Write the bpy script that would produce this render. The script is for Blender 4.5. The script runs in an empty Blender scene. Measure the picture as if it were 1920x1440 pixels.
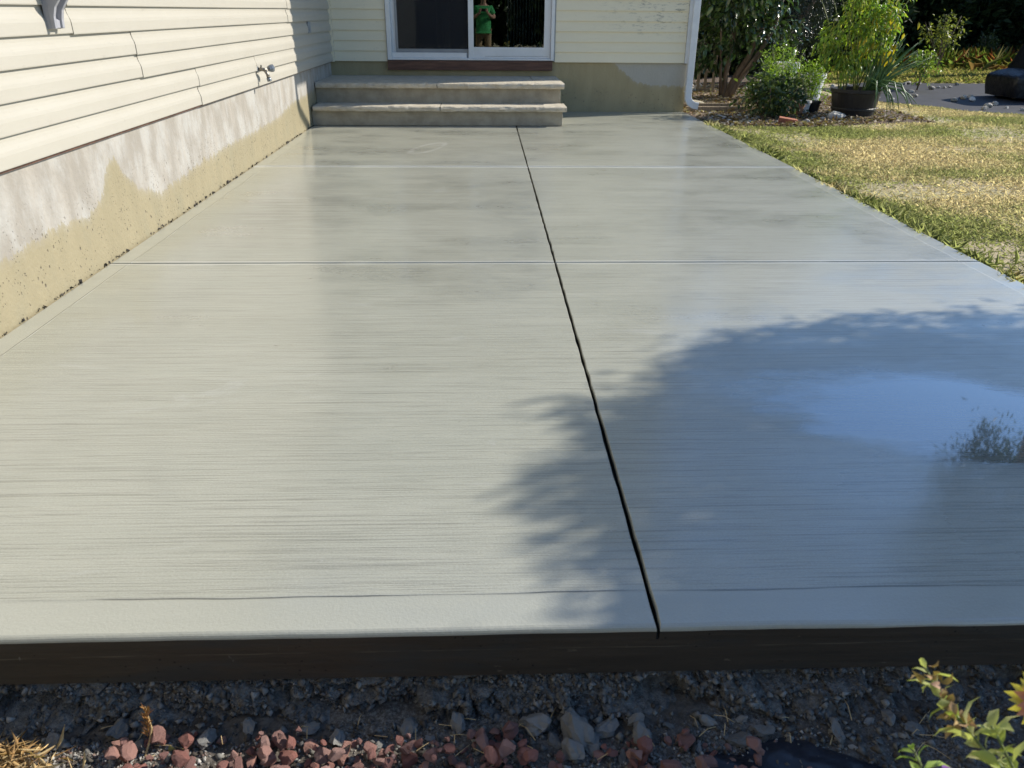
import bpy, bmesh, math, random
import numpy as np
from mathutils import Vector, Matrix

random.seed(7)
rng = np.random.default_rng(11)
R = math.radians
S = bpy.context.scene
COL = S.collection

# ------------------------------------------------------------------ camera
H = 1.10
pitch, yaw, roll = R(25.87), R(2.13), R(0.488)
F = Vector((math.sin(yaw) * math.cos(pitch), math.cos(yaw) * math.cos(pitch), -math.sin(pitch)))
Rt = Vector((math.cos(yaw), -math.sin(yaw), 0))
Up = Rt.cross(F)
R2 = Rt * math.cos(roll) + Up * math.sin(roll)
U2 = -Rt * math.sin(roll) + Up * math.cos(roll)
cam = bpy.data.cameras.new('camera')
cam.sensor_fit = 'HORIZONTAL'
cam.sensor_width = 36
cam.lens = 1443 / 1920 * 36
cam.clip_start = 0.02
cam.clip_end = 600
cam.dof.use_dof = True
cam.dof.focus_distance = 3.2
cam.dof.aperture_fstop = 9.0
camo = bpy.data.objects.new('camera', cam)
m = Matrix((R2, U2, -F)).transposed().to_4x4()
m.translation = Vector((0, 0, H))
camo.matrix_world = m
COL.objects.link(camo)
S.camera = camo

# ------------------------------------------------------------------ light
AZ, EL = R(18.5), R(33.0)          # azimuth from +X towards +Y
SUN = Vector((math.cos(AZ) * math.cos(EL), math.sin(AZ) * math.cos(EL), math.sin(EL)))
w = bpy.data.worlds.new('World')
S.world = w
w.use_nodes = True
nt = w.node_tree
bg = nt.nodes['Background']
sky = nt.nodes.new('ShaderNodeTexSky')
sky.sky_type = 'NISHITA'
sky.sun_disc = False
sky.sun_elevation = EL
sky.sun_rotation = math.pi / 2 - AZ
sky.air_density = 1.0
sky.dust_density = 0.1
sky.ozone_density = 5.0
nt.links.new(sky.outputs[0], bg.inputs[0])
bg.inputs[1].default_value = 0.14
sl = bpy.data.lights.new('sun', 'SUN')
sl.energy = 5.0
sl.angle = R(0.53)
sl.color = (1.0, 0.94, 0.84)
so = bpy.data.objects.new('sun', sl)
so.rotation_euler = SUN.to_track_quat('Z', 'Y').to_euler()
so.location = SUN * 40
COL.objects.link(so)
S.view_settings.view_transform = 'Standard'
S.view_settings.look = 'None'
S.view_settings.gamma = 1
S.view_settings.exposure = 0.50
S.render.resolution_x, S.render.resolution_y = 1024, 768
S.cycles.max_bounces = 6
S.cycles.diffuse_bounces = 3
S.cycles.glossy_bounces = 3
S.cycles.transmission_bounces = 4
S.cycles.transparent_max_bounces = 6

# ------------------------------------------------------------------ helpers
def tag(o, label=None, cat=None, group=None, kind=None):
    if label: o['label'] = label
    if cat: o['category'] = cat
    if group: o['group'] = group
    if kind: o['kind'] = kind
    return o

def link(o, parent=None):
    COL.objects.link(o)
    if parent is not None:
        o.parent = parent
        o.matrix_parent_inverse = Matrix.Translation(-Vector(parent_loc(parent)))
    return o

def parent_loc(p):
    l = Vector(p.location)
    while p.parent is not None:
        # parts are built in world space, so a part's own location is its offset
        p = p.parent
    return l

def empty(name, loc=(0, 0, 0)):
    o = bpy.data.objects.new(name, None)
    o.location = loc
    o.empty_display_size = 0.1
    COL.objects.link(o)
    return o

def fast(name, V, Fc, mat=None, parent=None, smooth=False, col=None, loc=None):
    """one mesh object from vertex array and list/array of faces"""
    me = bpy.data.meshes.new(name)
    V = np.asarray(V, dtype=np.float32)
    if isinstance(Fc, np.ndarray):
        k = Fc.shape[1]
        me.vertices.add(len(V))
        me.vertices.foreach_set('co', V.ravel())
        me.loops.add(Fc.size)
        me.loops.foreach_set('vertex_index', Fc.astype(np.int32).ravel())
        me.polygons.add(len(Fc))
        me.polygons.foreach_set('loop_start', np.arange(0, Fc.size, k, dtype=np.int32))
        me.update(calc_edges=True)
    else:
        me.from_pydata([tuple(map(float, v)) for v in V], [], Fc)
    if col is not None:
        a = me.attributes.new('Col', 'FLOAT_COLOR', 'POINT')
        c = np.ones((len(V), 4), dtype=np.float32)
        c[:, :3] = col
        a.data.foreach_set('color', c.ravel())
    if smooth:
        me.polygons.foreach_set('use_smooth', np.ones(len(me.polygons), dtype=bool))
    if mat is not None:
        me.materials.append(mat)
    o = bpy.data.objects.new(name, me)
    if loc is not None:
        o.location = loc
    return link(o, parent)

class MB:
    def __init__(s):
        s.v, s.f = [], []
    def add(s, V, Fc):
        b = len(s.v)
        s.v += [tuple(map(float, q)) for q in V]
        s.f += [tuple(b + i for i in f) for f in Fc]
        return s
    def box(s, x0, x1, y0, y1, z0, z1):
        V = [(x, y, z) for z in (z0, z1) for y in (y0, y1) for x in (x0, x1)]
        return s.add(V, [(0, 2, 3, 1), (4, 5, 7, 6), (0, 1, 5, 4), (2, 6, 7, 3), (0, 4, 6, 2), (1, 3, 7, 5)])
    def tube(s, pts, rad, n=8, cap=True):
        pts = [Vector(p) for p in pts]
        if not hasattr(rad, '__len__'): rad = [rad] * len(pts)
        V, Fc = [], []
        prev = None
        for i, p in enumerate(pts):
            t = (pts[min(i + 1, len(pts) - 1)] - pts[max(i - 1, 0)]).normalized()
            if prev is None:
                a = Vector((0, 0, 1)) if abs(t.z) < .9 else Vector((1, 0, 0))
                u = t.cross(a).normalized()
            else:
                u = (prev - t * prev.dot(t)).normalized()
            prev = u
            v = t.cross(u)
            for k in range(n):
                an = 2 * math.pi * k / n
                V.append(p + (u * math.cos(an) + v * math.sin(an)) * rad[i])
        for i in range(len(pts) - 1):
            for k in range(n):
                a, b = i * n + k, i * n + (k + 1) % n
                Fc.append((a, b, b + n, a + n))
        if cap:
            Fc.append(tuple(range(n - 1, -1, -1)))
            Fc.append(tuple((len(pts) - 1) * n + k for k in range(n)))
        return s.add(V, Fc)
    def rect_tube(s, pts, wx, wy, side=Vector((1, 0, 0))):
        pts = [Vector(p) for p in pts]
        V, Fc = [], []
        for i, p in enumerate(pts):
            d0 = (p - pts[i - 1]).normalized() if i else (pts[1] - p).normalized()
            d1 = (pts[i + 1] - p).normalized() if i < len(pts) - 1 else d0
            t = (d0 + d1).normalized()
            k = 1 / max(.4, t.dot(d1))
            u = (side - t * side.dot(t)).normalized()
            v = t.cross(u).normalized()
            r = min(wx, wy) * .22
            for a, b in ((-1, -1), (1, -1), (1, 1), (-1, 1)):
                V.append(p + u * a * (wx / 2 - r * 0) + v * b * wy / 2 * k)
        for i in range(len(pts) - 1):
            for k in range(4):
                a, b = i * 4 + k, i * 4 + (k + 1) % 4
                Fc.append((a, b, b + 4, a + 4))
        return s.add(V, Fc)
    def lathe(s, prof, c=(0, 0, 0), n=24):
        V = [(c[0] + r * math.cos(2 * math.pi * k / n), c[1] + r * math.sin(2 * math.pi * k / n), c[2] + z) for r, z in prof for k in range(n)]
        Fc = [(i * n + k, i * n + (k + 1) % n, (i + 1) * n + (k + 1) % n, (i + 1) * n + k) for i in range(len(prof) - 1) for k in range(n)]
        return s.add(V, Fc)
    def build(s, name, mat, parent=None, smooth=False, bevel=0, seg=2, loc=None):
        V = s.v
        if loc is not None:
            V = [(a - loc[0], b - loc[1], c - loc[2]) for a, b, c in V]
        me = bpy.data.meshes.new(name)
        me.from_pydata(V, [], s.f)
        bm = bmesh.new()
        bm.from_mesh(me)
        bmesh.ops.recalc_face_normals(bm, faces=bm.faces)
        if bevel:
            bmesh.ops.bevel(bm, geom=list(bm.edges), offset=bevel, segments=seg, profile=.5, affect='EDGES')
        bm.to_mesh(me)
        bm.free()
        if smooth:
            me.polygons.foreach_set('use_smooth', np.ones(len(me.polygons), dtype=bool))
        if mat: me.materials.append(mat)
        o = bpy.data.objects.new(name, me)
        if loc is not None: o.location = loc
        return link(o, parent)

def hash2(ix, iy, s):
    h = np.sin(ix * 127.1 + iy * 311.7 + s * 74.7) * 43758.5453
    return h - np.floor(h)

def vnoise(x, y, s=0.0):
    x = np.asarray(x, dtype=np.float64); y = np.asarray(y, dtype=np.float64)
    ix, iy = np.floor(x), np.floor(y)
    fx, fy = x - ix, y - iy
    fx = fx * fx * (3 - 2 * fx); fy = fy * fy * (3 - 2 * fy)
    a, b = hash2(ix, iy, s), hash2(ix + 1, iy, s)
    c, d = hash2(ix, iy + 1, s), hash2(ix + 1, iy + 1, s)
    return (a + (b - a) * fx) * (1 - fy) + (c + (d - c) * fx) * fy

def fbm(x, y, s=0.0, o=4):
    t, a, n = 0, 1, 0
    for k in range(o):
        t = t + a * vnoise(x * 2 ** k, y * 2 ** k, s + k * 3.1); n += a; a *= .5
    return t / n

def unit(a):
    return a / np.maximum(np.linalg.norm(a, axis=1, keepdims=True), 1e-9)

def leaves(P, D, N, L, W, curl=.15, colr=None, seg=1):
    """leaf faces: P base points, D directions, N normals, L lengths, W widths"""
    n = len(P)
    D = unit(D)
    Sd = unit(np.cross(D, N))
    N = np.cross(Sd, D)
    L = np.broadcast_to(np.asarray(L, float), (n,))[:, None]
    W = np.broadcast_to(np.asarray(W, float), (n,))[:, None]
    if seg == 1:
        V = np.stack([P, P + D * L * .45 + Sd * W * .5 + N * L * curl * .5, P + D * L - N * L * curl, P + D * L * .45 - Sd * W * .5 + N * L * curl * .5], 1)
        Fc = (np.arange(n)[:, None, None] * 4 + np.array([[0, 1, 2], [0, 2, 3]])[None]).reshape(-1, 3)
        k = 4
    else:
        V = np.stack([P, P + D * L * .3 + Sd * W * .46 + N * L * curl * .6, P + D * L * .35 + N * L * curl * .3, P + D * L * .3 - Sd * W * .46 + N * L * curl * .6,
                      P + D * L * .7 + Sd * W * .36 + N * L * curl * .4, P + D * L * .72 + N * L * curl * .05, P + D * L * .7 - Sd * W * .36 + N * L * curl * .4, P + D * L - N * L * curl * .8], 1)
        q = np.array([[0, 1, 2, 2], [0, 2, 3, 3], [1, 4, 5, 2], [2, 5, 6, 3], [4, 7, 5, 5], [5, 7, 6, 6]])
        tr = np.array([[0, 1, 2], [0, 2, 3], [1, 4, 5], [1, 5, 2], [2, 5, 6], [2, 6, 3], [4, 7, 5], [5, 7, 6]])
        Fc = (np.arange(n)[:, None, None] * 8 + tr[None]).reshape(-1, 3)
        k = 8
    C = None
    if colr is not None:
        C = np.repeat(colr, k, axis=0)
    return V.reshape(-1, 3), Fc, C

def rand_dir(n):
    return unit(rng.normal(size=(n, 3)))

def palette(n, cols, var=.25):
    cols = np.array(cols)
    i = rng.integers(0, len(cols), n)
    return np.clip(cols[i] * (1 + rng.uniform(-var, var, (n, 1))), 0, 1)

# ------------------------------------------------------------------ materials
def mat(name):
    m = bpy.data.materials.new(name)
    m.use_nodes = True
    return m, m.node_tree, m.node_tree.nodes['Principled BSDF']

class G:
    """tiny node-graph helper"""
    def __init__(s, nt): s.nt = nt
    def n(s, t, **k):
        nd = s.nt.nodes.new(t)
        for a, b in k.items(): setattr(nd, a, b)
        return nd
    def set(s, sock, v):
        if hasattr(v, 'is_linked') or isinstance(v, bpy.types.NodeSocket): s.nt.links.new(v, sock)
        else: sock.default_value = v
    def math(s, op, a, b=None, c=None, clamp=False):
        nd = s.n('ShaderNodeMath', operation=op); nd.use_clamp = clamp
        s.set(nd.inputs[0], a)
        if b is not None: s.set(nd.inputs[1], b)
        if c is not None: s.set(nd.inputs[2], c)
        return nd.outputs[0]
    def step(s, x, lo, hi, a=0., b=1.):
        nd = s.n('ShaderNodeMapRange', interpolation_type='SMOOTHSTEP')
        s.set(nd.inputs[0], x); nd.inputs[1].default_value = lo; nd.inputs[2].default_value = hi
        nd.inputs[3].default_value = a; nd.inputs[4].default_value = b
        return nd.outputs[0]
    def coord(s): return s.n('ShaderNodeTexCoord').outputs['Object']
    def sep(s, v):
        nd = s.n('ShaderNodeSeparateXYZ'); s.nt.links.new(v, nd.inputs[0]); return nd.outputs
    def vmul(s, v, k):
        nd = s.n('ShaderNodeVectorMath', operation='MULTIPLY'); s.nt.links.new(v, nd.inputs[0]); nd.inputs[1].default_value = k
        return nd.outputs[0]
    def noise(s, v, scale, det=4, rough=.55, dist=0.):
        nd = s.n('ShaderNodeTexNoise'); s.nt.links.new(v, nd.inputs['Vector'])
        nd.inputs['Scale'].default_value = scale; nd.inputs['Detail'].default_value = det
        nd.inputs['Roughness'].default_value = rough; nd.inputs['Distortion'].default_value = dist
        return nd.outputs['Fac']
    def voro(s, v, scale, feat='F1'):
        nd = s.n('ShaderNodeTexVoronoi', feature=feat); s.nt.links.new(v, nd.inputs['Vector']); nd.inputs['Scale'].default_value = scale
        return nd.outputs[0]
    def ramp(s, x, stops):
        nd = s.n('ShaderNodeValToRGB'); s.set(nd.inputs[0], x)
        e = nd.color_ramp.elements
        while len(e) < len(stops): e.new(.5)
        for k, (p, c) in enumerate(stops):
            e[k].position = p
            e[k].color = (c, c, c, 1) if not hasattr(c, '__len__') else (*c, 1)
        return nd.outputs[0]
    def mix(s, f, a, b, mode='MIX'):
        nd = s.n('ShaderNodeMix', data_type='RGBA', blend_type=mode)
        s.set(nd.inputs[0], f)
        for sk, v in ((nd.inputs[6], a), (nd.inputs[7], b)):
            if isinstance(v, tuple): sk.default_value = (*v, 1)
            else: s.nt.links.new(v, sk)
        return nd.outputs[2]
    def mixf(s, f, a, b):
        nd = s.n('ShaderNodeMix', data_type='FLOAT')
        s.set(nd.inputs[0], f); s.set(nd.inputs[2], a); s.set(nd.inputs[3], b)
        return nd.outputs[0]
    def bump(s, h, dist, strength=1., prev=None):
        nd = s.n('ShaderNodeBump'); s.set(nd.inputs['Height'], h)
        nd.inputs['Distance'].default_value = dist
        s.set(nd.inputs['Strength'], strength)
        if prev is not None: s.nt.links.new(prev, nd.inputs['Normal'])
        return nd.outputs[0]

XL, XR, Y0, YW = -1.80, 2.455, 1.155, 9.87
J1, J2, JX, J3 = 3.62, 6.18, 0.34, 8.64

def m_concrete():
    m, nt, b = mat('wet_broomed_concrete')
    g = G(nt); co = g.coord(); x, y, z = g.sep(co)
    d1 = g.math('MINIMUM', g.math('MINIMUM', g.math('SUBTRACT', x, XL), g.math('SUBTRACT', XR, x)), g.math('SUBTRACT', y, Y0))
    wob = g.math('MULTIPLY', g.math('SUBTRACT', g.noise(co, 3., 2), .5), .02)
    d1w = g.math('ADD', d1, wob)
    s1 = g.step(d1w, .098, .112)
    d2 = g.math('MINIMUM', g.math('ABSOLUTE', g.math('SUBTRACT', y, J1)), g.math('ABSOLUTE', g.math('SUBTRACT', y, J2)))
    d2w = g.math('ADD', d2, g.math('MULTIPLY', wob, .25))
    s2 = g.step(d2w, .034, .038)
    msk = g.math('MULTIPLY', s1, s2)
    r1 = g.step(g.math('ABSOLUTE', g.math('SUBTRACT', d1w, .105)), .0, .004, 1., 0.)
    r2 = g.step(g.math('ABSOLUTE', g.math('SUBTRACT', d2w, .036)), .0, .003, 1., 0.)
    brk = g.step(g.noise(g.vmul(co, (1, 1, 1)), 4.5, 3), .42, .6)
    front = g.step(y, Y0 + .19, Y0 + .2, 1., 0.)
    ridge = g.math('MULTIPLY', g.math('MULTIPLY', r1, brk), g.math('SUBTRACT', 1., front))
    score = g.math('MAXIMUM', g.math('MULTIPLY', r2, g.step(g.noise(co, 3., 3), .38, .5)), g.math('MULTIPLY', g.math('MULTIPLY', r1, front), g.step(g.noise(co, 2.2, 3), .36, .6)))
    # broom strokes run across the slab
    warp = g.n('ShaderNodeCombineXYZ')
    nt.links.new(g.math('MULTIPLY', x, 1.3), warp.inputs[0])
    yw = g.math('ADD', y, g.math('MULTIPLY', g.noise(g.vmul(co, (.6, 1.2, 0)), 1., 2), .02))
    nt.links.new(g.math('MULTIPLY', yw, 140.), warp.inputs[1])
    br = g.noise(warp.outputs[0], 1., 4, .65)
    warp2 = g.n('ShaderNodeCombineXYZ')
    nt.links.new(g.math('MULTIPLY', x, 7.), warp2.inputs[0])
    nt.links.new(g.math('MULTIPLY', yw, 260.), warp2.inputs[1])
    br2 = g.noise(warp2.outputs[0], 1., 2, .6)
    broom = g.math('ADD', g.math('MULTIPLY', br, .7), g.math('MULTIPLY', br2, .3))
    deep = g.step(broom, .36, .52)
    # puddled water where the film stands
    px = g.math('DIVIDE', g.math('SUBTRACT', x, 1.42), .62)
    py = g.math('DIVIDE', g.math('SUBTRACT', g.math('ADD', y, g.math('MULTIPLY', x, .28)), 2.40), .36)
    pr = g.math('SQRT', g.math('ADD', g.math('MULTIPLY', px, px), g.math('MULTIPLY', py, py)))
    pr = g.math('ADD', pr, g.math('MULTIPLY', g.math('SUBTRACT', g.noise(g.vmul(co, (1, 3, 1)), 2.2, 5), .5), 1.1))
    pud = g.step(pr, .62, 1.05, 1., 0.)
    fx_ = g.math('DIVIDE', g.math('SUBTRACT', x, 1.62), .85)
    fy_ = g.math('DIVIDE', g.math('SUBTRACT', y, 1.62), .62)
    fr_ = g.math('SQRT', g.math('ADD', g.math('MULTIPLY', fx_, fx_), g.math('MULTIPLY', fy_, fy_)))
    fr_ = g.math('ADD', fr_, g.math('MULTIPLY', g.math('SUBTRACT', g.noise(g.vmul(co, (1, 2.5, 1)), 1.8, 5), .5), .9))
    film = g.step(fr_, .55, 1.15, 1., 0.)
    wetn = g.noise(g.vmul(co, (.8, 1.5, 1)), 1.3, 8, .72)
    wet = g.math('MAXIMUM', g.step(wetn, .42, .66), film)
    # colour
    big = g.noise(g.vmul(co, (.5, 1., 1)), 1.6, 5, .6)
    strk = g.noise(g.vmul(co, (.5, 9., 1)), 1.5, 5, .65)
    fine = g.noise(g.vmul(co, (1, 1.6, 1)), 170., 3, .7)
    c = g.mix(big, (.298, .298, .240), (.392, .393, .327))
    c = g.mix(g.math('MULTIPLY', g.step(strk, .35, .75), .5), c, (.395, .39, .32))
    c = g.mix(g.math('MULTIPLY', g.math('SUBTRACT', 1., deep), g.math('MULTIPLY', msk, .62)), c, (.16, .158, .125))
    c = g.mix(g.math('MULTIPLY', g.math('SUBTRACT', 1., msk), .35), c, (.335, .335, .285))
    c = g.mix(g.math('MULTIPLY', g.math('SUBTRACT', 1., s2), .55), c, (.47, .47, .41))
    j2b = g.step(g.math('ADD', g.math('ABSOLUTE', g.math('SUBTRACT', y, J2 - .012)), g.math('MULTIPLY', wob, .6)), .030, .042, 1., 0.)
    c = g.mix(g.math('MULTIPLY', j2b, .8), c, (.62, .62, .56))  # pale strip paints the joint's lit edge and sheen into the colour
    c = g.mix(g.math('MULTIPLY', ridge, .6), c, (.55, .55, .52))
    c = g.mix(g.math('MULTIPLY', score, .75), c, (.10, .10, .085))
    c = g.mix(g.math('MULTIPLY', g.step(wetn, .55, .72), .13), c, (.21, .205, .165))
    qx = g.math('DIVIDE', g.math('SUBTRACT', x, -1.15), .55)
    qy = g.math('DIVIDE', g.math('SUBTRACT', y, 4.75), .95)
    qd = g.step(g.math('SQRT', g.math('ADD', g.math('MULTIPLY', qx, qx), g.math('MULTIPLY', qy, qy))), .2, 1.1, 1., 0.)
    c = g.mix(g.math('MULTIPLY', qd, g.step(g.noise(g.vmul(co, (1.2, 26., 1)), 1.5, 5, .7), .40, .62)), c, (.235, .23, .185))
    # laitance smears left by the float
    sm = g.noise(g.vmul(co, (1.1, 3.2, 1)), 1.35, 6, .7, 1.2)
    c = g.mix(g.math('MULTIPLY', g.step(sm, .60, .70), .35), c, (.44, .44, .40))
    ex = g.math('DIVIDE', g.math('ADD', g.math('SUBTRACT', x, -.5), g.math('MULTIPLY', g.math('SUBTRACT', y, 7.08), -.33)), .12)
    ey = g.math('DIVIDE', g.math('SUBTRACT', y, 7.08), .34)
    er = g.math('SQRT', g.math('ADD', g.math('MULTIPLY', ex, ex), g.math('MULTIPLY', ey, ey)))
    ring = g.step(g.math('ABSOLUTE', g.math('SUBTRACT', er, .85)), .05, .2, 1., 0.)
    c = g.mix(g.math('MULTIPLY', ring, g.math('MULTIPLY', g.step(g.noise(co, 5., 2), .35, .6), .5)), c, (.56, .55, .51))
    c = g.mix(g.math('MULTIPLY', g.step(fine, .45, .8), g.mixf(msk, .10, .30)), c, (.52, .52, .46))
    c = g.mix(g.math('MULTIPLY', g.step(fine, .5, .22), g.mixf(msk, .10, .30)), c, (.16, .16, .13))
    c = g.mix(g.math('MULTIPLY', pud, .6), c, (.085, .085, .075))
    nt.links.new(c, b.inputs['Base Color'])
    # formed front face: damp, board-stained, its shade painted in by m_face
    ro = g.mixf(wet, .42, .26)
    ro = g.mixf(g.math('SUBTRACT', 1., msk), ro, .38)
    ro = g.mixf(pud, ro, .045)
    nt.links.new(ro, b.inputs['Roughness'])
    b.inputs['IOR'].default_value = 1.5
    nt.links.new(g.mixf(pud, 1.85, 2.6), b.inputs['Coat IOR'])
    nt.links.new(g.mixf(pud, g.mixf(wet, .55, .85), 1.0), b.inputs['Coat Weight'])
    nt.links.new(g.mixf(pud, g.mixf(film, g.mixf(wet, .21, .13), .06), .025), b.inputs['Coat Roughness'])
    b.inputs['Specular IOR Level'].default_value = .5
    dry = g.math('MULTIPLY', g.math('SUBTRACT', 1., g.math('MULTIPLY', pud, .97)), g.math('SUBTRACT', 1., g.math('MULTIPLY', film, .25)))
    n0 = g.bump(g.noise(g.vmul(co, (1, 1, 1)), 2.2, 3), .004, .3)
    n1 = g.bump(g.math('MULTIPLY', g.math('MULTIPLY', broom, msk), dry), .005, .8, n0)
    n2 = g.bump(g.math('ADD', g.math('SUBTRACT', ridge, score), g.math('MULTIPLY', g.math('MULTIPLY', g.noise(co, 120., 4, .7), .45), dry)), .003, .8, n1)
    nt.links.new(n2, b.inputs['Normal'])
    return m

def m_face():
    m, nt, b = mat('damp_shade_tinted_edge')  # damp concrete, darkened further with the edge's shade in its colour
    g = G(nt); co = g.coord()
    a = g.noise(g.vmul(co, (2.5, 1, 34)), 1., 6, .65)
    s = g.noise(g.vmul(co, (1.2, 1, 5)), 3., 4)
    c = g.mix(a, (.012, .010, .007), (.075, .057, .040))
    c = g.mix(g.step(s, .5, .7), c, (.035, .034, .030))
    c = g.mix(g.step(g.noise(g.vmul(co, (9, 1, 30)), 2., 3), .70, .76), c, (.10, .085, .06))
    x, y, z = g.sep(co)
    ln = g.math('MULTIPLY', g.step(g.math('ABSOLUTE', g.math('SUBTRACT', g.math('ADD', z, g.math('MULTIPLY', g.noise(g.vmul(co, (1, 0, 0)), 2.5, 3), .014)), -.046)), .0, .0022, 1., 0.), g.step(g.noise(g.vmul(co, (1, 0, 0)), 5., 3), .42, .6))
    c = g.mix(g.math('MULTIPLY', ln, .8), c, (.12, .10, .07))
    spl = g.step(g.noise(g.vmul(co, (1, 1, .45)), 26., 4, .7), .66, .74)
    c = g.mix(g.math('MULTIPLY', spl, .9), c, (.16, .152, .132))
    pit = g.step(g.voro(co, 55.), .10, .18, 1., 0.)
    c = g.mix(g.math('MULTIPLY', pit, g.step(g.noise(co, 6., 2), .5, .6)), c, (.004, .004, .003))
    nt.links.new(c, b.inputs['Base Color'])
    b.inputs['Roughness'].default_value = .6
    nt.links.new(g.bump(a, .004, .7), b.inputs['Normal'])
    return m

def m_foundation(back=False):
    m, nt, b = mat('stained_foundation_concrete' + ('_shade_lifted' if back else ''))
    g = G(nt); co = g.coord(); x, y, z = g.sep(co)
    if not back:
        pts = [(2.3, .25), (2.83, .249), (3.28, .265), (3.53, .237), (3.70, .297), (3.82, .422), (3.91, .462), (3.95, .375), (4.11, .262), (4.36, .175), (4.67, .196), (5.2, .226), (5.7, .238), (6.4, .234), (7.1, .241), (7.65, .303), (9.5, .36)]
        u = g.math('DIVIDE', g.math('SUBTRACT', y, 2.), 8.)
        # straight pieces of the damp line, summed from ramps of at most 17 stops
        hgt = g.math('MULTIPLY', g.ramp(u, [((p - 2) / 8, h / .6) for p, h in pts]), .6)
    else:
        u = g.math('DIVIDE', g.math('ADD', x, 2.), 5.)
        pts = [(-1.9, .7), (.97, .62), (1.45, .60), (1.6, .50), (1.81, .35), (2.01, .303), (2.45, .293)]
        hgt = g.math('MULTIPLY', g.ramp(u, [((p + 2) / 5, h / .8) for p, h in pts]), .8)
    jit = g.math('ADD', g.math('MULTIPLY', g.math('SUBTRACT', g.noise(g.vmul(co, (16, 16, 3.)), 1., 8, .8), .5), .17), g.math('MULTIPLY', g.math('SUBTRACT', g.noise(g.vmul(co, (1, 1, .45)), 90., 4, .7), .5), .07))
    dd = g.math('SUBTRACT', g.math('ADD', hgt, jit), z)
    damp = g.math('ADD', g.math('MULTIPLY', g.step(dd, -.006, .006), .72), g.math('MULTIPLY', g.step(dd, -.012, .05), .28))
    n = g.noise(g.vmul(co, (1, 1, .6)), 5.5, 6, .65)
    n2 = g.noise(g.vmul(co, (3, 3, .7)), 3., 5, .6)
    dry = g.mix(g.step(n, .38, .66), (.255, .232, .196), (.352, .340, .312))
    dry = g.mix(g.math('MULTIPLY', g.step(n2, .45, .7), .6), dry, (.36, .33, .285))
    dry = g.mix(g.math('MULTIPLY', g.step(g.noise(co, 45., 4), .55, .75), .25), dry, (.27, .24, .20))
    wetc = g.mix(n2, (.215, .185, .112), (.30, .255, .158))
    wetc = g.mix(g.math('MULTIPLY', g.step(n, .45, .7), .5), wetc, (.225, .205, .135))
    if back:
        dry = g.mix(n, (.36, .335, .27), (.48, .46, .40))  # back wall copy: paler concrete tones offset the shade there
        wetc = g.mix(n2, (.29, .24, .125), (.42, .355, .205))
    c = g.mix(damp, dry, wetc)
    # bug holes
    vo = g.voro(g.vmul(co, (1.1, 1.1, .7)), 34.)
    pick = g.math('MULTIPLY', g.step(g.noise(co, 13., 3), .50, .60), g.step(z, .46, .10))
    vo2 = g.voro(g.vmul(co, (1, 1, .8)), 75.)
    hole = g.math('MAXIMUM', g.math('MULTIPLY', g.step(vo, .10, .24, 1., 0.), pick), g.math('MULTIPLY', g.step(vo2, .12, .25, .8, 0.), g.math('MULTIPLY', g.step(g.noise(co, 8., 3), .48, .58), g.step(z, .5, .15))))
    c = g.mix(hole, c, (.11, .09, .06))
    nt.links.new(c, b.inputs['Base Color'])
    nt.links.new(g.mixf(damp, .85, .6), b.inputs['Roughness'])
    n1 = g.bump(g.math('SUBTRACT', g.noise(co, 38., 5, .6), g.math('MULTIPLY', hole, 1.5)), .006, .7)
    nt.links.new(n1, b.inputs['Normal'])
    return m

def m_siding(name, c0, c1, grime=False):
    m, nt, b = mat(name)
    g = G(nt); co = g.coord(); x, y, z = g.sep(co)
    n = g.noise(g.vmul(co, (1.2, 1.2, 3)), 2., 5, .6)
    c = g.mix(n, c0, c1)
    grain = g.noise(g.vmul(co, (3, 3, 90)), 3., 4)
    c = g.mix(g.math('MULTIPLY', g.math('SUBTRACT', grain, .4), .22), c, tuple(v * .72 for v in c0))
    sp = g.step(g.noise(g.vmul(co, (2.5, 2.5, 7)), 4., 5, .7), .62, .72)
    c = g.mix(g.math('MULTIPLY', sp, .35), c, tuple(v * .72 for v in c0))
    if grime:
        k = g.math('MULTIPLY', g.step(x, 1.1, 2.1), g.step(z, .78, .98))
        k = g.math('MULTIPLY', k, g.step(g.noise(g.vmul(co, (1.5, 1, 6)), 6., 6, .75), .52, .66))
        c = g.mix(g.math('MULTIPLY', k, .75), c, (.20, .19, .14))
    nt.links.new(c, b.inputs['Base Color'])
    b.inputs['Roughness'].default_value = .45
    b.inputs['Specular IOR Level'].default_value = .35
    nb = g.bump(g.noise(g.vmul(co, (1, 1, 1)), 3.5, 3), .02, .25)
    nt.links.new(g.bump(grain, .0008, .6, nb), b.inputs['Normal'])
    return m

def m_plain(name, c0, c1, scale=8., rough=.6, bump=.002, metal=0., det=5, stretch=(1, 1, 1), spec=.5):
    m, nt, b = mat(name)
    g = G(nt); co = g.vmul(g.coord(), stretch)
    n = g.noise(co, scale, det, .62)
    nt.links.new(g.mix(g.step(n, .28, .72), c0, c1), b.inputs['Base Color'])
    b.inputs['Roughness'].default_value = rough
    b.inputs['Metallic'].default_value = metal
    b.inputs['Specular IOR Level'].default_value = spec
    if bump: nt.links.new(g.bump(g.noise(co, scale * 3, 5), bump, .8), b.inputs['Normal'])
    return m

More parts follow.
